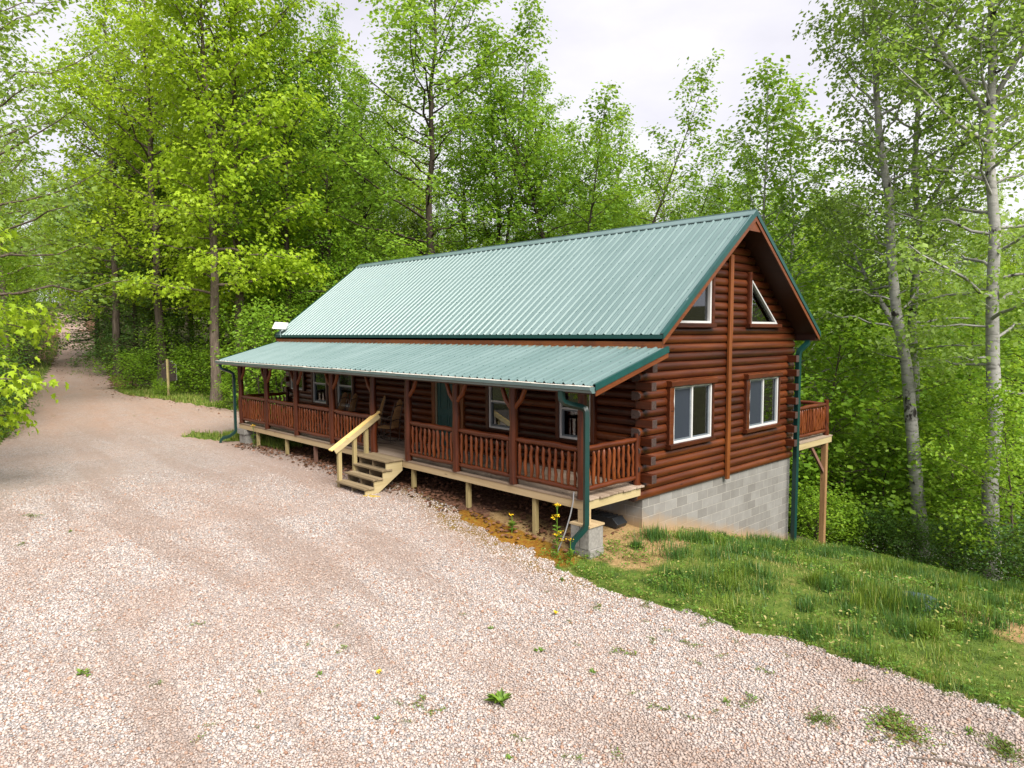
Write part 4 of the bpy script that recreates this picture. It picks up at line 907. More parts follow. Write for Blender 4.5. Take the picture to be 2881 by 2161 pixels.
K = {
 'maple': grow(11, 20, 4.2, 4.4, .22, 56, .17, 13, .38, (2, 62), .75, 'leaf_bright', 'bark_warm', 'lobed', prof=[(0, .85), (.2, 1), (.5, .95), (.8, .6), (1, .15)]),
 'maple2': grow(12, 22, 3.6, 4.3, .20, 60, .16, 13, .36, (10, 64), .55, 'leaf_bright', 'bark_warm', 'simple'),
 'tulip': grow(13, 23, 4.0, 3.9, .19, 66, .155, 13, .36, (8, 64), .5, 'leaf_mid', 'bark', 'simple', prof=[(0, .7), (.2, 1), (.5, .95), (.75, .7), (1, .14)]),
 'tulip2': grow(14, 21, 4.5, 3.5, .15, 56, .155, 13, .36, (12, 66), .5, 'leaf_mid', 'bark', 'simple', forks=((6, .6, .26, 12),)),
 'vee': grow(15, 18, 5.5, 3.6, .17, 52, .155, 13, .36, (10, 60), .45, 'leaf_mid', 'bark', 'simple', lean=[(0, 0, 0), (.3, .5, .2), (1, 3.6, 1.2)], forks=((3.5, 3.5, .42, 13), (6, 2.2, .3, 9))),
 'airy': grow(16, 19, 3.0, 3.6, .13, 52, .16, 9, .42, (8, 60), .45, 'leaf_pale', 'bark_warm', 'simple', spread=.24),
 'hemlock': grow(17, 13, .8, 3.4, .15, 62, .15, 13, .32, (-12, 40), .25, 'leaf_dark', 'bark', 'simple', flatness=.25, spread=.2, prof=[(0, 1), (.3, .95), (.6, .7), (1, .1)]),
 'beech': grow(18, 9, .7, 2.9, .09, 46, .125, 15, .32, (-5, 45), .3, 'leaf_bush', 'bark', 'simple', flatness=.35),
 'sapling': grow(19, 6.5, .5, 1.9, .045, 36, .115, 16, .28, (0, 60), .45, 'leaf_bush', 'bark_warm', 'simple'),
 'sapling2': grow(20, 4.2, .5, 1.6, .03, 22, .14, 10, .32, (5, 60), .4, 'leaf_mid', 'bark', 'simple'),
 'bush': grow(21, 1.9, .15, 1.35, .025, 24, .11, 13, .26, (10, 60), .3, 'leaf_bush', 'bark', 'simple', prof=[(0, .8), (.4, 1), (.8, .8), (1, .4)]),
 'darkbush': grow(22, 2.3, .15, 1.6, .025, 28, .10, 14, .26, (5, 60), .3, 'leaf_dark', 'bark', 'simple', prof=[(0, .9), (.4, 1), (.8, .8), (1, .4)]),
}
POPLAR = dict(k=11, sp=.36, el=(8, 56), droop=.5, leafmat='leaf_pale', barkmat='bark_pale', tpl='simple', spread=.24)
rl = lambda l: [(h, a * cR.x, a * cR.y) for h, a in l]
K['poplar_left'] = grow(31, 25, 7.0, 4.6, .25, 62, .15, lean=rl([(0, 0), (.22, -.55), (.34, -1.15), (.46, -1.5), (.6, -2.0), (.75, -2.4), (1, -3.0)]), forks=((8.6, 2.4, .9, 6.5),), **POPLAR)
K['poplar_right'] = grow(32, 25, 8.0, 4.0, .22, 54, .15, lean=rl([(0, 0), (.3, -.25), (.6, -.4), (1, -.8)]), forks=((13, 0.4, .5, 7),), **POPLAR)
K['poplar_edge'] = grow(33, 26, 6.5, 4.4, .27, 54, .16, lean=rl([(0, 0), (.3, -.25), (.6, -.7), (1, -1.2)]), forks=((15.2, 3.7, .62, 8), (15.6, .7, .5, 9)), **POPLAR)
K['poplar_thin'] = grow(34, 19, 4.0, 2.9, .10, 54, .16, lean=rl([(0, 0), (1, .3)]), **{**POPLAR, 'sp': .36, 'k': 10, 'el': (10, 64), 'leafmat': 'leaf_mid'})
K['near_maple'] = grow(35, 11, 1.5, 5.0, .15, 34, .21, 9, .38, (-10, 45), .9, 'leaf_bright', 'bark_warm', 'lobed')

def plant(name, kind, x, y, h, label, cat='tree', group=None, rz=None, sw=None, bury=.08):
    tm, cm, H0 = K[kind]; s = h / H0; z = float(H(x, y)) - bury
    t_ = thing(name, (x, y, z), label, cat, group); t_.rotation_euler = (0, 0, rnd.uniform(0, 6.28) if rz is None else rz); w_ = s if sw is None else sw; t_.scale = (w_, w_, s)
    for nm, me in (('trunk' if cat == 'tree' else 'stem', tm), ('crown' if cat == 'tree' else 'foliage', cm)):
        o = bpy.data.objects.new(nm, me); COL.objects.link(o); o.parent = t_
    return t_
# (name, kind, bearing, depth, height, rotation, width scale, label)
TREES = [
 ('maple_tree', 'near_maple', -300, 15, 8.6, 1.0, .85, 'near maple whose drooping large-leaved boughs enter the left edge of the picture'),
 ('locust_tree', 'airy', -20, 26, 21, .3, 1.25, 'tall airy tree against the white sky in the top left corner'),
 ('locust_tree', 'airy', 20, 38, 22, 2.0, 1.1, 'loose feathery tree behind the top left corner tree, left of the road'),
 ('beech_tree', 'beech', -75, 23, 7.0, 1.0, 1.0, 'low dark leafy tree beside the grass verge at the left edge'),
 ('beech_tree', 'beech', -5, 31, 8, 2.2, 1.0, 'dark spreading tree hanging over the left side of the gravel road'),
 ('beech_tree', 'beech', 45, 44, 8, 3.1, 1.0, 'second dark spreading tree up the left side of the road'),
 ('maple_tree', 'maple2', 25, 46, 17, 1.3, None, 'yellow-green tree standing behind the dark trees left of the road'),
 ('beech_tree', 'beech', 75, 66, 8, .2, 1.0, 'dark spreading tree farthest up the left side of the road'),
 ('road_tree', 'tulip2', 195, 84, 19, 1.0, None, 'straight dark trunk standing alone at the far end of the road'),
 ('road_tree', 'maple2', 140, 98, 19, 2.0, None, 'sunlit yellow-green tree closing the far end of the road'),
 ('hemlock_tree', 'hemlock', 215, 52, 15, .5, None, 'dark layered evergreen nearest the road on its right side'),
 ('hemlock_tree', 'hemlock', 262, 48, 14, 2.5, None, 'dark layered evergreen behind the brown signboard'),
 ('hemlock_tree', 'hemlock', 345, 40, 12, 4.0, None, 'dark layered evergreen between the signboard and the big bright maple'),
 ('hemlock_tree', 'hemlock', 235, 66, 16, 1.5, None, 'tall dark evergreen set back behind the first evergreen by the road'),
 ('maple_tree', 'maple2', 255, 42, 23, 5.0, 1.1, 'tall yellow-green tree standing behind the signboard, nearest the road'),
 ('maple_tree', 'maple2', 352, 38, 23.5, .9, 1.15, 'tall bright tree between the road-side tree and the big maple'),
 ('maple_tree', 'maple', 466, 32, 21.5, 2.6, 1.0, 'broad bright maple with drooping leaf clusters just left of the porch roof'),
 ('maple_tree', 'maple2', 522, 34, 26, 3.6, 1.1, 'tall maple with a long bare grey trunk rising left of the satellite dish'),
 ('tulip_tree', 'tulip', 625, 35, 20, 1.1, 1.1, 'tall green tree directly above the left end of the cabin roof'),
 ('tulip_tree', 'tulip2', 720, 38, 20, 2.7, 1.1, 'forked green tree standing behind the left half of the ridge'),
 ('tulip_tree', 'tulip', 800, 41, 17.5, 4.1, 1.1, 'shorter full tree between the forked tree and the tallest middle tree'),
 ('tulip_tree', 'tulip', 932, 37, 23.6, .4, 1.4, 'tallest pointed tree in the middle, its top reaching the upper picture edge'),
 ('tulip_tree', 'tulip2', 1075, 39, 20.2, 5.4, 1.3, 'slim twin-stemmed tree to the right of the tallest middle tree'),
 ('tulip_tree', 'tulip', 1165, 41, 19.2, 2.2, 1.2, 'full tree right beside the slim twin-stemmed tree'),
 ('leaning_tree', 'vee', 1275, 36, 18.2, 3.7, 1.25, 'leaning tree with a split dark trunk rising behind the middle of the ridge'),
 ('tulip_tree', 'vee', 1380, 41, 14.8, 2.8, 1.3, 'low tree with a slanting limb behind the right part of the ridge'),
 ('tulip_tree', 'tulip2', 1480, 44, 15.6, 1.0, 1.3, 'small rounded tree just left of the gable peak'),
 ('tulip_tree', 'tulip2', 1325, 45, 18.5, 2.0, 1.3, 'full rounded tree right behind the leaning split-trunk tree'),
 ('tulip_tree', 'tulip', 1010, 44, 18.5, 3.3, 1.3, 'lower full tree filling the gap right of the tallest middle tree'),
 ('tulip_tree', 'maple2', 1430, 46, 16.5, 2.5, 1.2, 'pale green tree rising behind the low tree with the slanting limb'),
 ('tulip_tree', 'tulip', 1600, 43, 19.0, 5.0, 1.2, 'full tree filling the gap behind the gable peak'),
 ('tulip_tree', 'tulip', 1560, 38, 16.4, 3.0, 1.25, 'slender tree rising immediately left of the gable peak'),
 ('poplar_tree', 'poplar_thin', 1640, 31, 20.0, 1.0, 1.3, 'thin pale poplar directly behind the gable peak'),
 ('poplar_tree', 'poplar_thin', 1715, 33, 20.8, 2.4, 1.3, 'thin pale poplar just right of the gable peak'),
 ('tulip_tree', 'tulip', 1790, 39, 17.0, .7, 1.1, 'full green tree between the thin poplars and the twin pale trunks'),
 ('poplar_tree', 'poplar_left', 2008, 24.5, 25, 0, 1.0, 'large leaning pale poplar with dark scars, front one of the crossing pair'),
 ('poplar_tree', 'poplar_right', 1986, 26.0, 25, 0, 1.0, 'straighter slim poplar standing just behind the large leaning one'),
 ('poplar_tree', 'poplar_edge', 2160, 22.5, 26, 0, 1.0, 'thick scarred grey poplar near the right picture edge'),
 ('beech_tree', 'beech', 2085, 33, 13, 1.7, 1.1, 'broad green tree between the pale poplars and the right edge poplar'),
 ('dark_tree', 'beech', 2240, 25, 11, 2.7, 1.3, 'dense dark green tree filling the right edge beyond the grey poplar'),
 ('beech_tree', 'sapling', 1800, 27, 9.5, 1.7, 1.3, 'bright leafy understory tree right of the back deck'),
 ('beech_tree', 'sapling', 1875, 31, 9.5, 3.7, 1.4, 'bright leafy understory tree left of the pale poplar pair'),
 ('beech_tree', 'sapling2', 1920, 25.5, 5.0, .7, 1.35, 'thin reddish-stemmed sapling left of the leaning poplar foot'),
 ('beech_tree', 'sapling', 2060, 24.5, 6.5, 4.7, 1.15, 'leafy sapling between the feet of the poplars'),
 ('beech_tree', 'sapling', 2195, 20.5, 6.0, 5.2, 1.1, 'leafy sapling in front of the right edge poplar'),
]
for i, (nm, kd, u, dp, h, rz, sw, lab) in enumerate(TREES):
    x, y = spot(u, dp); plant(nm, kd, x, y, h, lab, 'tree', None, rz, None if sw is None else sw * h / K[kd][2])
BUSH = [
 ('bush', 285, 35.5, 1.6, 'low green bush on the road side of the signboard'), ('bush', 350, 33, .7, 'low leafy bush directly in front of the signboard'), ('bush', 428, 35, 1.8, 'rounded green bush right of the signboard'), ('bush', 470, 33.5, 1.9, 'leafy bush under the big bright maple'),
 ('bush', 503, 30.5, 1.3, 'low bush closest to the left porch corner'), ('sapling2', 345, 38, 3.4, 'leafy sapling rising behind the signboard'), ('sapling2', 560, 30, 4.2, 'sapling seen through the left porch opening beside the first post'),
 ('sapling2', 600, 31, 4.4, 'sapling seen through the left porch opening beside the second post'), ('darkbush', 240, 42, 2.0, 'dark bush on the bank right of the road'), ('darkbush', -25, 26.5, 1.9, 'dark bush overhanging the left grass verge'), ('darkbush', -60, 23, 2.0, 'dark bush at the left picture edge below the maple boughs'),
 ('darkbush', 60, 46, 2.4, 'dark bush far up the left verge of the road'), ('bush', 1770, 23.5, 1.5, 'leafy bush beside the tall back deck post'), ('bush', 1840, 24.5, 1.4, 'bright bush at the upper edge of the lawn right of the deck post'),
 ('darkbush', 1905, 24.5, 1.5, 'dark bush with white blossoms at the lawn edge, left one of the row'), ('darkbush', 1990, 23.5, 1.35, 'dark bush with white blossoms below the leaning poplar'), ('darkbush', 2080, 22, 1.4, 'dark bush with white blossoms between the poplars'),
 ('darkbush', 2165, 20.5, 1.5, 'dark bush with white blossoms at the right end of the lawn edge'), ('darkbush', 2245, 18.6, 1.7, 'dark bush cut off by the right picture edge'), ('bush', 1725, 27, 2.6, 'bush seen below the back deck beside the green downspout'),
]
def blossoms(t_, seed, n=60, r=1.0, h=1.3):
    g = np.random.RandomState(seed); a = g.uniform(0, 6.28, n); q = r * g.uniform(.5, 1.0, n); P = np.stack([q * np.cos(a), q * np.sin(a), g.uniform(.5, 1.1, n) * h], 1); P = np.repeat(P, 4, 0) + g.normal(0, .05, (n * 4, 3))
    D = g.normal(0, 1, (n * 4, 3)); N = g.normal(0, .4, (n * 4, 3)) + (0, 0, 1)
    o = bpy.data.objects.new('blossoms', leaf_mesh('blossoms', P, D, N, .055, M['whitepetal'], 'ovate', 1.6)); COL.objects.link(o); o.parent = t_
for i, (kd, u, dp, h, lab) in enumerate(BUSH):
    x, y = spot(u, dp); o = plant('bush' if 'sapling' not in kd else 'sapling', kd, x, y, h, lab, 'bush' if 'sapling' not in kd else 'sapling', None, None, h / K[kd][2] * 1.1)
    if 'white blossoms' in lab: blossoms(o, 500 + i)

# the deep wood behind the single trees, which reads as one mass
def wood_mass():
    g = np.random.RandomState(77); pts, kind, sc_, rot = [], [], [], []
    kinds = ['tulip', 'maple2', 'hemlock', 'sapling', 'beech', 'airy']
    def add(x, y, kd, h): pts.append((x, y, float(H(x, y)) - .1)); kind.append(kinds.index(kd)); sc_.append(h / K[kd][2]); rot.append(g.uniform(0, 6.28))
    # rows across the view at growing depth
    for dep, us, hs, kds in (
        (47, np.arange(160, 860, 62), (17, 21), ['tulip', 'maple2', 'tulip']), (56, np.arange(120, 900, 66), (18, 23), ['tulip', 'maple2', 'airy']),
        (70, np.arange(200, 860, 70), (18, 22), ['tulip', 'maple2']), (43, np.arange(380, 900, 60), (8, 12), ['hemlock', 'sapling', 'beech']), (36, np.arange(560, 900, 55), (6, 9), ['sapling', 'beech', 'sapling']),
        (48, np.arange(900, 1560, 62), (11, 15), ['tulip', 'maple2', 'tulip']), (60, np.arange(900, 1600, 60), (12, 15.5), ['maple2', 'tulip']), (44, np.arange(900, 1300, 70), (7, 10), ['sapling', 'hemlock']),
        (36, np.arange(1650, 2300, 56), (9, 13), ['sapling', 'beech', 'maple2']), (42, np.arange(1620, 2330, 60), (12, 16), ['tulip', 'maple2', 'maple2']), (50, np.arange(1600, 2360, 62), (13, 17), ['maple2', 'tulip']),
        (62, np.arange(1600, 2400, 70), (13, 17), ['maple2', 'tulip']), (78, np.arange(1600, 2500, 85), (14, 18), ['maple2', 'tulip']), (30, np.arange(1740, 2300, 58), (4.5, 7), ['sapling', 'sapling', 'beech']),
        (75, np.arange(-120, 110, 50), (14, 19), ['maple2', 'tulip']), (54, np.arange(-160, 20, 60), (10, 15), ['maple2', 'beech', 'airy']), (110, np.arange(60, 900, 60), (18, 24), ['maple2', 'tulip']), (118, np.arange(100, 210, 28), (14, 18), ['maple2', 'tulip']), (124, np.arange(20, 330, 22), (8, 12), ['sapling', 'beech']), (95, np.arange(215, 420, 34), (8, 12), ['sapling', 'beech']), (80, np.arange(-40, 90, 34), (8, 12), ['sapling', 'beech'])):
        for i, u in enumerate(us):
            d_ = dep * g.uniform(.93, 1.07); x, y = spot(u + g.uniform(-24, 24), d_)
            if inside(np.array(x), np.array(y)) or edge_dist(np.array(x), np.array(y)) < 1.6: continue
            if XL - 3 < x < 2 and -3 < y < 10.5: continue
            add(x, y, kds[g.randint(len(kds))], g.uniform(*hs))
    # trees behind and beside the camera, which shade and mirror in glass and roof
    for x, y, h in ((17, 3, 15), (23, 4, 19), (18, 10, 14), (24, 11, 18), (28, 1, 19), (30, 8, 20)): add(x, y, ['tulip', 'maple2'][len(pts) % 2], h)
    me = bpy.data.meshes.new('woods'); me.from_pydata(pts, [], [])
    for n, v, ty in (('pick', kind, 'INT'), ('size', sc_, 'FLOAT'), ('turn', rot, 'FLOAT')):
        a = me.attributes.new(n, ty, 'POINT'); a.data.foreach_set('value', v)
    o = link('woods', me); tag(o, 'deep green deciduous wood closing the view behind the single trees', 'woods', None, 'stuff')
    ng = bpy.data.node_groups.new('woods', 'GeometryNodeTree'); ng.interface.new_socket('Geometry', in_out='INPUT', socket_type='NodeSocketGeometry'); ng.interface.new_socket('Geometry', in_out='OUTPUT', socket_type='NodeSocketGeometry')
    N_ = ng.nodes; gi, go = N_.new('NodeGroupInput'), N_.new('NodeGroupOutput'); jj = N_.new('GeometryNodeJoinGeometry'); ip = N_.new('GeometryNodeInstanceOnPoints'); ip.inputs['Pick Instance'].default_value = True
    # sources are the trunk and crown of trees that stand in the scene
    for kd in reversed(kinds):
        src = [q for q in SC.objects if q.type == 'MESH' and q.data in K[kd][:2]][:2] if any(q.type == 'MESH' and q.data == K[kd][1] for q in SC.objects) else None
        tr_, cr_ = None, None
        for q in SC.objects:
            if q.type == 'MESH' and q.data == K[kd][0] and tr_ is None: tr_ = q
            if q.type == 'MESH' and q.data == K[kd][1] and cr_ is None: cr_ = q
        j2 = N_.new('GeometryNodeJoinGeometry')
        for q in (tr_, cr_):
            oi = N_.new('GeometryNodeObjectInfo'); oi.transform_space = 'ORIGINAL'; oi.inputs['Object'].default_value = q; oi.inputs['As Instance'].default_value = False; ng.links.new(oi.outputs['Geometry'], j2.inputs[0])
        g2 = N_.new('GeometryNodeGeometryToInstance'); ng.links.new(j2.outputs[0], g2.inputs[0]); ng.links.new(g2.outputs[0], jj.inputs[0])
    def attr(n, ty):
        a = N_.new('GeometryNodeInputNamedAttribute'); a.data_type = ty; a.inputs['Name'].default_value = n; return a.outputs['Attribute']
    cx_ = N_.new('ShaderNodeCombineXYZ'); ng.links.new(attr('turn', 'FLOAT'), cx_.inputs[2]); cs = N_.new('ShaderNodeCombineXYZ'); sa = attr('size', 'FLOAT')
    for i in range(3): ng.links.new(sa, cs.inputs[i])
    ng.links.new(gi.outputs[0], ip.inputs['Points']); ng.links.new(jj.outputs[0], ip.inputs['Instance']); ng.links.new(attr('pick', 'INT'), ip.inputs['Instance Index']); ng.links.new(cx_.outputs[0], ip.inputs['Rotation']); ng.links.new(cs.outputs[0], ip.inputs['Scale'])
    ng.links.new(ip.outputs[0], go.inputs[0]); md = o.modifiers.new('woods', 'NODES'); md.node_group = ng
wood_mass()

# undergrowth along the wood edges
g = np.random.RandomState(5)
def scatter(n, x0, x1, y0, y1, f):
    x = g.uniform(x0, x1, n); y = g.uniform(y0, y1, n); k_ = g.rand(n) < f(x, y); return x[k_], y[k_]
def undergrowth():
    parts = []
    parts.append(scatter(30000, -36, -15.4, -3, 10, lambda x, y: (~inside(x, y)) * (edge_dist(x, y) > .35 + 1.7 * S(-18, -22, x)) * np.clip(.25 + .9 * fbm(x, y, 1.6, 2), 0, 1) * S(-1.5, 1.8, y + (x + 20) * -.12)))
    parts.append(scatter(16000, -60, -20, -12, 6, lambda x, y: (~inside(x, y)) * (edge_dist(x, y) > 1.5) * (edge_dist(x, y) < 5) * np.clip(.3 + .7 * fbm(x, y, 1.2, 4), 0, 1)))
    parts.append(scatter(42000, -8, 16, 12.5, 30, lambda x, y: np.clip(.35 + .9 * fbm(x, y, 1.3, 6), 0, 1) * S(12.6, 16, y + .12 * x)))
    x = np.concatenate([p[0] for p in parts]); y = np.concatenate([p[1] for p in parts]); n = len(x)
    P = np.stack([x, y, H(x, y) + .04 + .48 * g.rand(n) ** 1.6 * S(.2, 3.5, edge_dist(x, y)) * np.clip(.6 + .8 * fbm(x, y, .9, 11), .15, 1.4)], 1); a = g.uniform(0, 6.28, n); D = np.stack([np.cos(a), np.sin(a), g.normal(-.1, .35, n)], 1); N = np.stack([g.normal(0, .5, n), g.normal(0, .5, n), np.ones(n)], 1)
    tag(link('undergrowth', leaf_mesh('undergrowth', P, D, N, g.uniform(.08, .19, n), M['leaf_bush'], 'simple')), 'low leafy undergrowth along the edges of the wood', 'undergrowth', None, 'stuff')
undergrowth()
# lawn
def grass():
    m_ = lambda x, y: (~inside(x, y)) * (~((x < .03) & (y > -.02) & (y < WD)))
    xs, ys, hs, kd = [], [], [], []
    x, y = scatter(230000, -1.2, 9.0, -2.9, 15.5, lambda x, y: m_(x, y) * S(-1.0, .6, x) * np.clip(1.15 - .035 * np.hypot(x - 8, y + 11), .2, 1) * (.30 + .70 * S(-.35, .3, fbm(x, y, 2.6, 21))) * (1 - .6 * S(1.2, .7, np.hypot((x - 6.35) / 1.25, (y + .28 + .38 * (x - 6.2)) / .34))) * (1 - .9 * S(1.25, .2, x) * S(.7, .1, y) * S(-2.1, -1.5, y)) * S(16.5, 14, y + .12 * x))
    xs.append(x); ys.append(y); hs.append(.025 + .055 * g.rand(len(x)) ** 1.5 + .10 * S(.1, .9, fbm(x, y, 1.6, 22)) * g.rand(len(x)) + .02 * S(2, 9, y)); kd.append((g.rand(len(x)) < .14 + .70 * S(.1, .55, fbm(x, y, 1.9, 28)) + .40 * S(.35, .9, fbm(x, y, .8, 23)) + .5 * S(.5, .0, np.hypot((x - 6.35) / 1.25, (y + .28 + .38 * (x - 6.2)) / .34) - .75)).astype(int))
    nt_ = 420; tx, ty = scatter(nt_ * 3, -.3, 8.6, -2.5, 9, lambda x, y: m_(x, y) * S(.0, 1.2, x)); tx, ty = tx[:nt_], ty[:nt_]; lr_ = g.uniform(0, 1, 14); tx = np.append(tx, 5.0 + .42 * np.cos(-1.9 + 2.2 * (lr_ - .5))); ty = np.append(ty, -.12 + .40 * np.sin(-.95 + 2.2 * (lr_ - .5)))
    for a, b in zip(tx, ty):
        c_ = g.randint(70, 260); r_ = g.uniform(.05, .20); x = g.normal(a, r_, c_); y = g.normal(b, r_, c_); k_ = m_(x, y).astype(bool); x, y = x[k_], y[k_]; hh = g.uniform(.12, .30)
        xs.append(x); ys.append(y); hs.append(hh * g.uniform(.5, 1.1, len(x))); kd.append(np.where(g.rand(len(x)) < .04, 1, 2 if g.rand() < .7 else 0))
    # left verge, patch by the left pier, road verges
    x, y = scatter(110000, -32, -15.2, -9.5, 3.5, lambda x, y: (~inside(x, y)) * S(2.8, 1.0, edge_dist(x, y)) * (.4 + .6 * S(-.3, .4, fbm(x, y, 1.8, 25)))); xs.append(x); ys.append(y); hs.append(.06 + .14 * g.rand(len(x))); kd.append((g.rand(len(x)) < .2).astype(int))
    x, y = scatter(26000, -16.5, -12.2, -1.9, .2, lambda x, y: (~inside(x, y)) * S(-12.4, -14.2, x)); xs.append(x); ys.append(y); hs.append(.1 + .25 * g.rand(len(x))); kd.append((g.rand(len(x)) < .15).astype(int))
    x, y = scatter(26000, -75, -28, -8, 8, lambda x, y: (~inside(x, y)) * S(1.2, .1, edge_dist(x, y)) * .8); xs.append(x); ys.append(y); hs.append(.1 + .2 * g.rand(len(x))); kd.append((g.rand(len(x)) < .3).astype(int))
    x, y = scatter(9000, -64, -38, -3, 4, lambda x, y: S(.55, .1, np.abs(y - np.interp(x, [-74, -54, -43, -34], [5.3, 1.5, -.9, -3]))) * S(.25, .6, fbm(x, y, .45, 29))); xs.append(x); ys.append(y); hs.append(.06 + .12 * g.rand(len(x))); kd.append((g.rand(len(x)) < .3).astype(int))
    x, y, h, k_ = (np.concatenate(q) for q in (xs, ys, hs, kd)); n = len(x); a = g.uniform(0, 6.28, n); tl = np.abs(g.normal(0, .75, n)) + .1
    D = np.stack([np.cos(a) * tl, np.sin(a) * tl, np.ones(n)], 1); N = np.stack([-np.cos(a), -np.sin(a), tl], 1)
    far = np.hypot(x - CAM.x, y - CAM.y)
    tag(link('grass', leaf_mesh('grass', np.stack([x, y, H(x, y) - .01], 1), D, N, h, [M['grass'], M['grass_pale'], M['grass_dark']], 'blade', np.clip((.005 + far * .00055), 0, .03) / h * g.uniform(.7, 1.3, n), k_)), 'tufted green lawn grass sloping down beside the cabin', 'grass', None, 'stuff')
    # broad-leaved plants in the lawn
    x, y = scatter(15000, -.8, 9, -3.1, 13, lambda x, y: m_(x, y) * S(-.8, .5, x) * (.06 + .55 * S(.0, .6, fbm(x, y, 1.7, 31)) + 1.0 * S(.45, .05, edge_dist(x, y)))); c_ = 9
    X_ = np.repeat(x, c_); Y_ = np.repeat(y, c_); n = len(X_); a = g.uniform(0, 6.28, n); X2 = X_ + g.normal(0, .05, n); Y2 = Y_ + g.normal(0, .05, n)
    P = np.stack([X2, Y2, H(X2, Y2) + g.uniform(.01, .13, n)], 1); D = np.stack([np.cos(a), np.sin(a), g.uniform(-.1, .8, n)], 1); N = np.stack([g.normal(0, .3, n), g.normal(0, .3, n), np.ones(n)], 1)
    tag(link('clover', leaf_mesh('clover', P, D, N, g.uniform(.022, .06, n), [M['weed'], M['grass_pale']], 'ovate', 1.0, (g.rand(n) < .18).astype(int))), 'broad-leaved clover and weeds mixed into the lawn', 'clover', None, 'stuff')
grass()
def dead_leaves():
    x, y = scatter(9000, -15, .4, -2.5, -.2, lambda x, y: (.25 + .75 * S(-.2, .5, fbm(x, y, 2.2, 41))) * S(-2.55, -1.9, y + .15 * fbm(x, y, 3, 42)) * S(.4, -1.8, x))
    x2, y2 = scatter(6000, -48, -20, -9, 4, lambda x, y: S(1.5, .1, edge_dist(x, y)) * .6 * (y > -3.4 - (x + 34) * .13)); x = np.append(x, x2); y = np.append(y, y2); n = len(x); a = g.uniform(0, 6.28, n)
    P = np.stack([x, y, H(x, y) + .022 + g.uniform(0, .03, n)], 1); D = np.stack([np.cos(a), np.sin(a), g.normal(0, .25, n)], 1); N = np.stack([g.normal(0, .45, n), g.normal(0, .45, n), np.ones(n)], 1)
    tag(link('fallen_leaves', leaf_mesh('fallen_leaves', P, D, N, g.uniform(.05, .11, n), M['deadleaf'], 'ovate', 1.3)), 'brown fallen leaves drifted under the porch and along the road bank', 'leaves', None, 'stuff')
dead_leaves()

# weeds in the gravel, each a plant of its own
def gpoint(u, v):
    """where the line of sight at (u,v) of the 2212 px wide photograph meets the gravel"""
    d = cF + cR * ((u * 1.30244 - 1440.5) / 1948.74) - cU * ((v * 1.30244 - 1080.5) / 1948.74); t_ = 3.0
    for _ in range(40):
        p = CAM + d * t_; t_ += (p.z - float(grav_z(p.x, p.y))) / max(.05, -d.z)
        if abs(p.z - float(grav_z(p.x, p.y))) < .002: break
    return CAM + d * t_
def rosette_mesh(seed, n, s, mats, mat_p, flat_=.35, tpl='ovate', spread=.0, width=.8):
    g = np.random.RandomState(seed); a = g.uniform(0, 6.28, n); q = spread * np.sqrt(g.rand(n)); b = g.uniform(0, 6.28, n)
    P = np.stack([q * np.cos(b), q * np.sin(b) , .012 + g.uniform(0, .02, n)], 1); D = np.stack([np.cos(a), np.sin(a), g.uniform(.1, flat_ * 2, n)], 1); N = np.stack([-np.cos(a) * .3, -np.sin(a) * .3, np.ones(n)], 1)
    return leaf_mesh('leaves', P, D, N, s * g.uniform(.6, 1.15, n), [M[q_] for q_ in mats], tpl, width, (g.rand(n) < mat_p).astype(int))
ROS = [rosette_mesh(60, 16, .16, ('weed', 'weed'), 0, .5, 'lobed', .01, .45), rosette_mesh(61, 130, .032, ('weed', 'weed_red'), .35, .6, 'ovate', .13), rosette_mesh(62, 60, .032, ('weed', 'weed_red'), .5, .6, 'ovate', .09), rosette_mesh(63, 420, .036, ('weed', 'weed_red'), .3, .8, 'ovate', .24), rosette_mesh(64, 22, .06, ('weed', 'weed'), 0, .6, 'ovate', .05)]
def sprawl_mesh(seed, stems, r, s, mat_p):
    g = np.random.RandomState(seed); P, D, Mi = [], [], []
    for _ in range(stems):
        a = g.uniform(0, 6.283); ln_ = r * g.uniform(.3, 1.1); b = g.normal(0, .8); red = g.rand() < mat_p; o = g.normal(0, r * .22, 2)
        for u_ in np.arange(.05, 1, .02 / max(.04, ln_)):
            aa = a + b * u_; P.append((o[0] + math.cos(aa) * ln_ * u_, o[1] + math.sin(aa) * ln_ * u_, .008 + .05 * u_ * (1 - u_) + g.uniform(0, .02))); c_ = aa + g.choice((-1, 1)) * g.uniform(.3, 1.3); D.append((math.cos(c_), math.sin(c_), g.uniform(0, .9))); Mi.append(int(red if g.rand() < .8 else not red))
    P, D = np.array(P), np.array(D); n = len(P)
    return leaf_mesh('leaves', P, D, np.stack([g.normal(0, .35, n), g.normal(0, .35, n), np.ones(n)], 1), s * g.uniform(.5, 1.2, n), [M['weed'], M['weed_red']], 'ovate', .8, np.array(Mi))
ROS[1] = sprawl_mesh(71, 14, .17, .034, .4); ROS[2] = sprawl_mesh(72, 8, .13, .030, .5); ROS[3] = sprawl_mesh(73, 46, .30, .038, .38)
def weed(u, v, kind, s, label, group=None):
    p = gpoint(u, v); o = bpy.data.objects.new('weed', ROS[kind]); COL.objects.link(o); o.location = p; o.rotation_euler = (0, 0, rnd.uniform(0, 6.28)); o.scale = (s * rnd.uniform(.85, 1.25), s * rnd.uniform(.6, 1.0), s); tag(o, label, 'weed', group)
weed(1080, 1522, 0, 1.15, 'bright green star-shaped rosette alone in the middle foreground gravel')
weed(1960, 1590, 3, 1.25, 'largest green weed mat in the gravel at the lower right'); weed(1930, 1560, 3, .8, 'smaller mat touching the largest weed mat at the lower right'); weed(1775, 1555, 3, .75, 'sprawling reddish-green mat left of the largest weed mat')
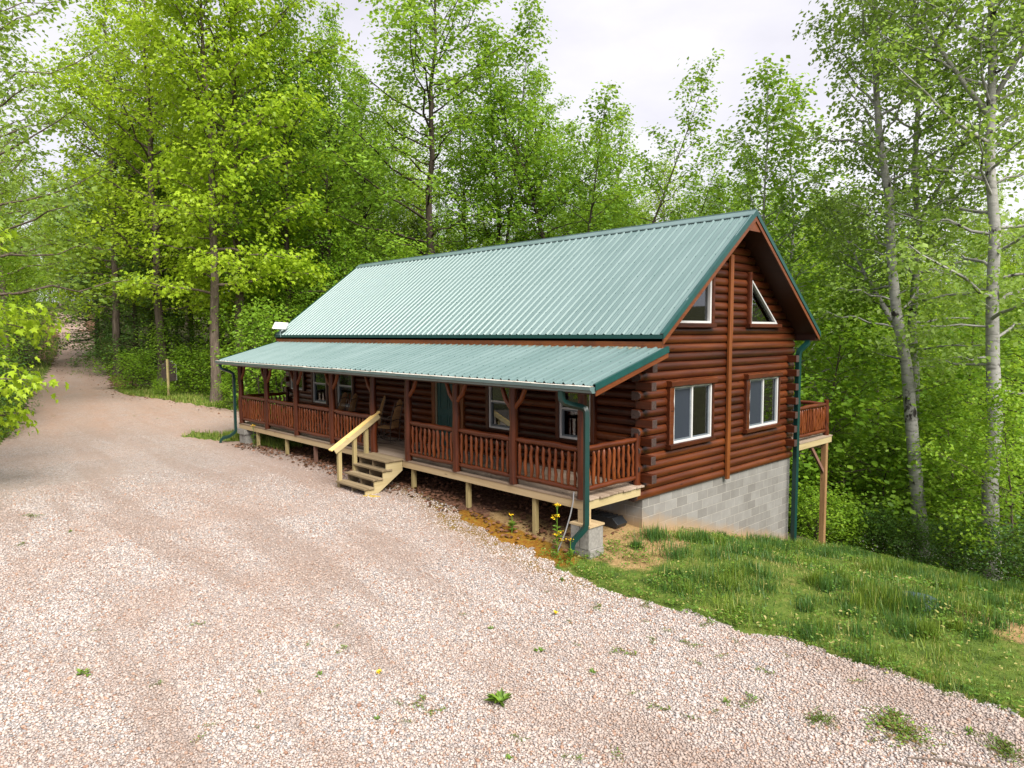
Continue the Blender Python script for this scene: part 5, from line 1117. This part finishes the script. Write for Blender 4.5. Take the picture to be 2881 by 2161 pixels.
weed(2175, 1630, 3, .9, 'weed mat cut by the lower right picture edge'); weed(1620, 1520, 1, 1.2, 'green weed patch below the middle of the lawn edge'); weed(1345, 1412, 1, 1.1, 'ragged weed patch in the gravel below the porch corner')
weed(70, 1118, 1, 1.3, 'bright green weed tuft in the gravel at the far left'); weed(180, 1458, 4, 1.1, 'small pale rosette in the left foreground gravel')
GRP = 'small weeds scattered over the gravel'; LBL = 'tiny scattered weed growing in the open gravel'
for (u, v) in ((45, 1178), (152, 1150), (205, 1365), (425, 1350), (340, 1480), (560, 1498), (690, 1460), (455, 1570), (560, 1575), (740, 1405), (730, 1355), (430, 1600), (815, 1555), (880, 1562), (665, 1395), (860, 1522), (940, 1540), (905, 1522), (1000, 1330), (1060, 1360), (1180, 1280), (1215, 1255), (1290, 1315), (1230, 1345), (1245, 1395), (1165, 1408),
     (1280, 1455), (1395, 1310), (1395, 1345), (1440, 1365), (1410, 1385), (1490, 1395), (1505, 1435), (1590, 1390), (1560, 1420), (1650, 1452), (1530, 1350), (1370, 1500), (1420, 1530), (1495, 1555), (1545, 1540), (1570, 1520), (1120, 1598), (1240, 1640), (1335, 1635), (1100, 1640), (2040, 1500), (1850, 1475), (1700, 1420), (2095, 1585), (290, 900), (340, 905), (115, 900), (165, 740)):
    weed(u, v, rnd.choice((1, 2, 2, 4)), rnd.uniform(.55, .95), LBL, GRP)
# yellow-flowered stalks
def flower(x, y, hgt, heads, label, z0=None, lean=(0, 0)):
    z = float(H(x, y)) if z0 is None else z0; t_ = thing('yellow_flower', (x, y, z), label, 'flower'); g = np.random.RandomState(int(abs(x * 100)))
    mb = MB(); mb.tube([(0, 0, 0), (lean[0] * .4, lean[1] * .4, hgt * .5), (lean[0], lean[1], hgt)], .007, 5)
    pts = []
    for (zz, dx) in heads: b = Vector((lean[0] * zz / hgt, lean[1] * zz / hgt, zz - .10)); e = Vector((lean[0] * zz / hgt + dx * cR.x, lean[1] * zz / hgt + dx * cR.y, zz)); mb.tube([b, e], .004, 4); pts.append(e)
    o = mb.build('stem', M['weed'], t_, 60); o.location = (0, 0, 0)
    P = np.concatenate([np.array(e)[None] + g.normal(0, 1, (18, 3)) * (.026, .026, .012) * (.55 if hgt < .1 else 1) for e in pts]); n = len(P); a = g.uniform(0, 6.28, n)
    o = bpy.data.objects.new('petals', leaf_mesh('petals', P, np.stack([np.cos(a), np.sin(a), g.normal(.2, .3, n)], 1), g.normal(0, .3, (n, 3)) + (0, 0, 1), .026, M['yellow'], 'ovate', 1.5)); COL.objects.link(o); o.parent = t_
    n = 26; a = g.uniform(0, 6.28, n); P = np.stack([0 * a, 0 * a, g.uniform(.03, hgt * .6, n)], 1); o = bpy.data.objects.new('leaves', leaf_mesh('leaves', P, np.stack([np.cos(a), np.sin(a), g.uniform(.1, .8, n)], 1), np.tile((0, 0, 1.), (n, 1)) + g.normal(0, .2, (n, 3)), g.uniform(.06, .13, n) * min(1, hgt / .3), M['weed'], 'ovate', .7)); COL.objects.link(o); o.parent = t_
flower(-.28, -2.18, .90, [(.90, -.03), (.90, .03), (.70, .0), (.67, -.05), (.40, .04), (.36, -.03), (.25, .10)], 'tall yellow-flowered stalk at the right porch corner beside the cable')
flower(.20, -2.36, .44, [(.44, 0)], 'single short yellow flower in front of the green downspout foot')
flower(-13.78, -1.98, .75, [(.75, 0), (.74, .05), (.72, -.04)], 'yellow-flowered stalk in front of the porch edge at the left end')
flower(-1.55, -2.10, .36, [(.36, 0)], 'small yellow flower under the porch left of the last deck post'); p = gpoint(820, 1456); flower(p.x, p.y, .03, [(.03, 0)], 'yellow dandelion low in the foreground gravel', p.z); p = gpoint(1200, 1330); flower(p.x, p.y, .05, [(.05, 0)], 'yellow dandelion in the gravel below the moss strip', p.z)

# loose stones over the gravel sheet, nearest the camera
def stones():
    g = np.random.RandomState(9); stp = .026; X, Y = np.meshgrid(np.arange(-12, 8, stp), np.arange(-11, -1.8, stp)); x = X.ravel() + g.uniform(-.5, .5, X.size) * stp; y = Y.ravel() + g.uniform(-.5, .5, X.size) * stp
    dx, dy = x - CAM.x, y - CAM.y; dep = dx * cF.x + dy * cF.y; lat = dx * cR.x + dy * cR.y; k = (np.abs(lat / np.maximum(dep, .1)) < .78) & (dep > 4.5) & (g.rand(len(x)) < np.clip(1.15 - (dep - 5.5) / 12, .0, 1)) & wob(x, y); x, y = x[k], y[k]; n = len(x)
    ph = (1 + 5 ** .5) / 2; ic = np.array([(-1, ph, 0), (1, ph, 0), (-1, -ph, 0), (1, -ph, 0), (0, -1, ph), (0, 1, ph), (0, -1, -ph), (0, 1, -ph), (ph, 0, -1), (ph, 0, 1), (-ph, 0, -1), (-ph, 0, 1)]) / math.hypot(1, ph)
    fc = np.array([(0, 11, 5), (0, 5, 1), (0, 1, 7), (0, 7, 10), (0, 10, 11), (1, 5, 9), (5, 11, 4), (11, 10, 2), (10, 7, 6), (7, 1, 8), (3, 9, 4), (3, 4, 2), (3, 2, 6), (3, 6, 8), (3, 8, 9), (4, 9, 5), (2, 4, 11), (6, 2, 10), (8, 6, 7), (9, 8, 1)])
    s = np.clip(g.lognormal(math.log(.0112), .34, n), .005, .027); ax = np.stack([s * g.uniform(.9, 1.45, n), s * g.uniform(.75, 1.1, n), s * g.uniform(.5, .85, n)], 1)
    V = ic[None] * (1 + g.normal(0, .13, (n, 12, 1))) * ax[:, None, :]; a = g.uniform(0, 6.28, n); b = g.normal(0, .35, n); ca, sa, cb, sb = np.cos(a)[:, None], np.sin(a)[:, None], np.cos(b)[:, None], np.sin(b)[:, None]
    vx, vz = V[..., 0] * cb + V[..., 2] * sb, -V[..., 0] * sb + V[..., 2] * cb; V = np.stack([vx * ca - V[..., 1] * sa, vx * sa + V[..., 1] * ca, vz], -1)
    V += np.stack([x, y, grav_z(x, y) + s * .28 + g.uniform(0, .006, n)], 1)[:, None, :]
    me = np_mesh('gravel_stones', V.reshape(-1, 3), [(fc[None] + (np.arange(n) * 12)[:, None, None]).reshape(-1, 3)], M['stone'], None, True)
    tag(link('gravel_stones', me), 'loose pale and rusty crushed stones covering the near gravel', 'gravel', None, 'stuff'); print('stones', n)
stones()
for m_ in bpy.data.meshes:
    if m_.users == 0: bpy.data.meshes.remove(m_)
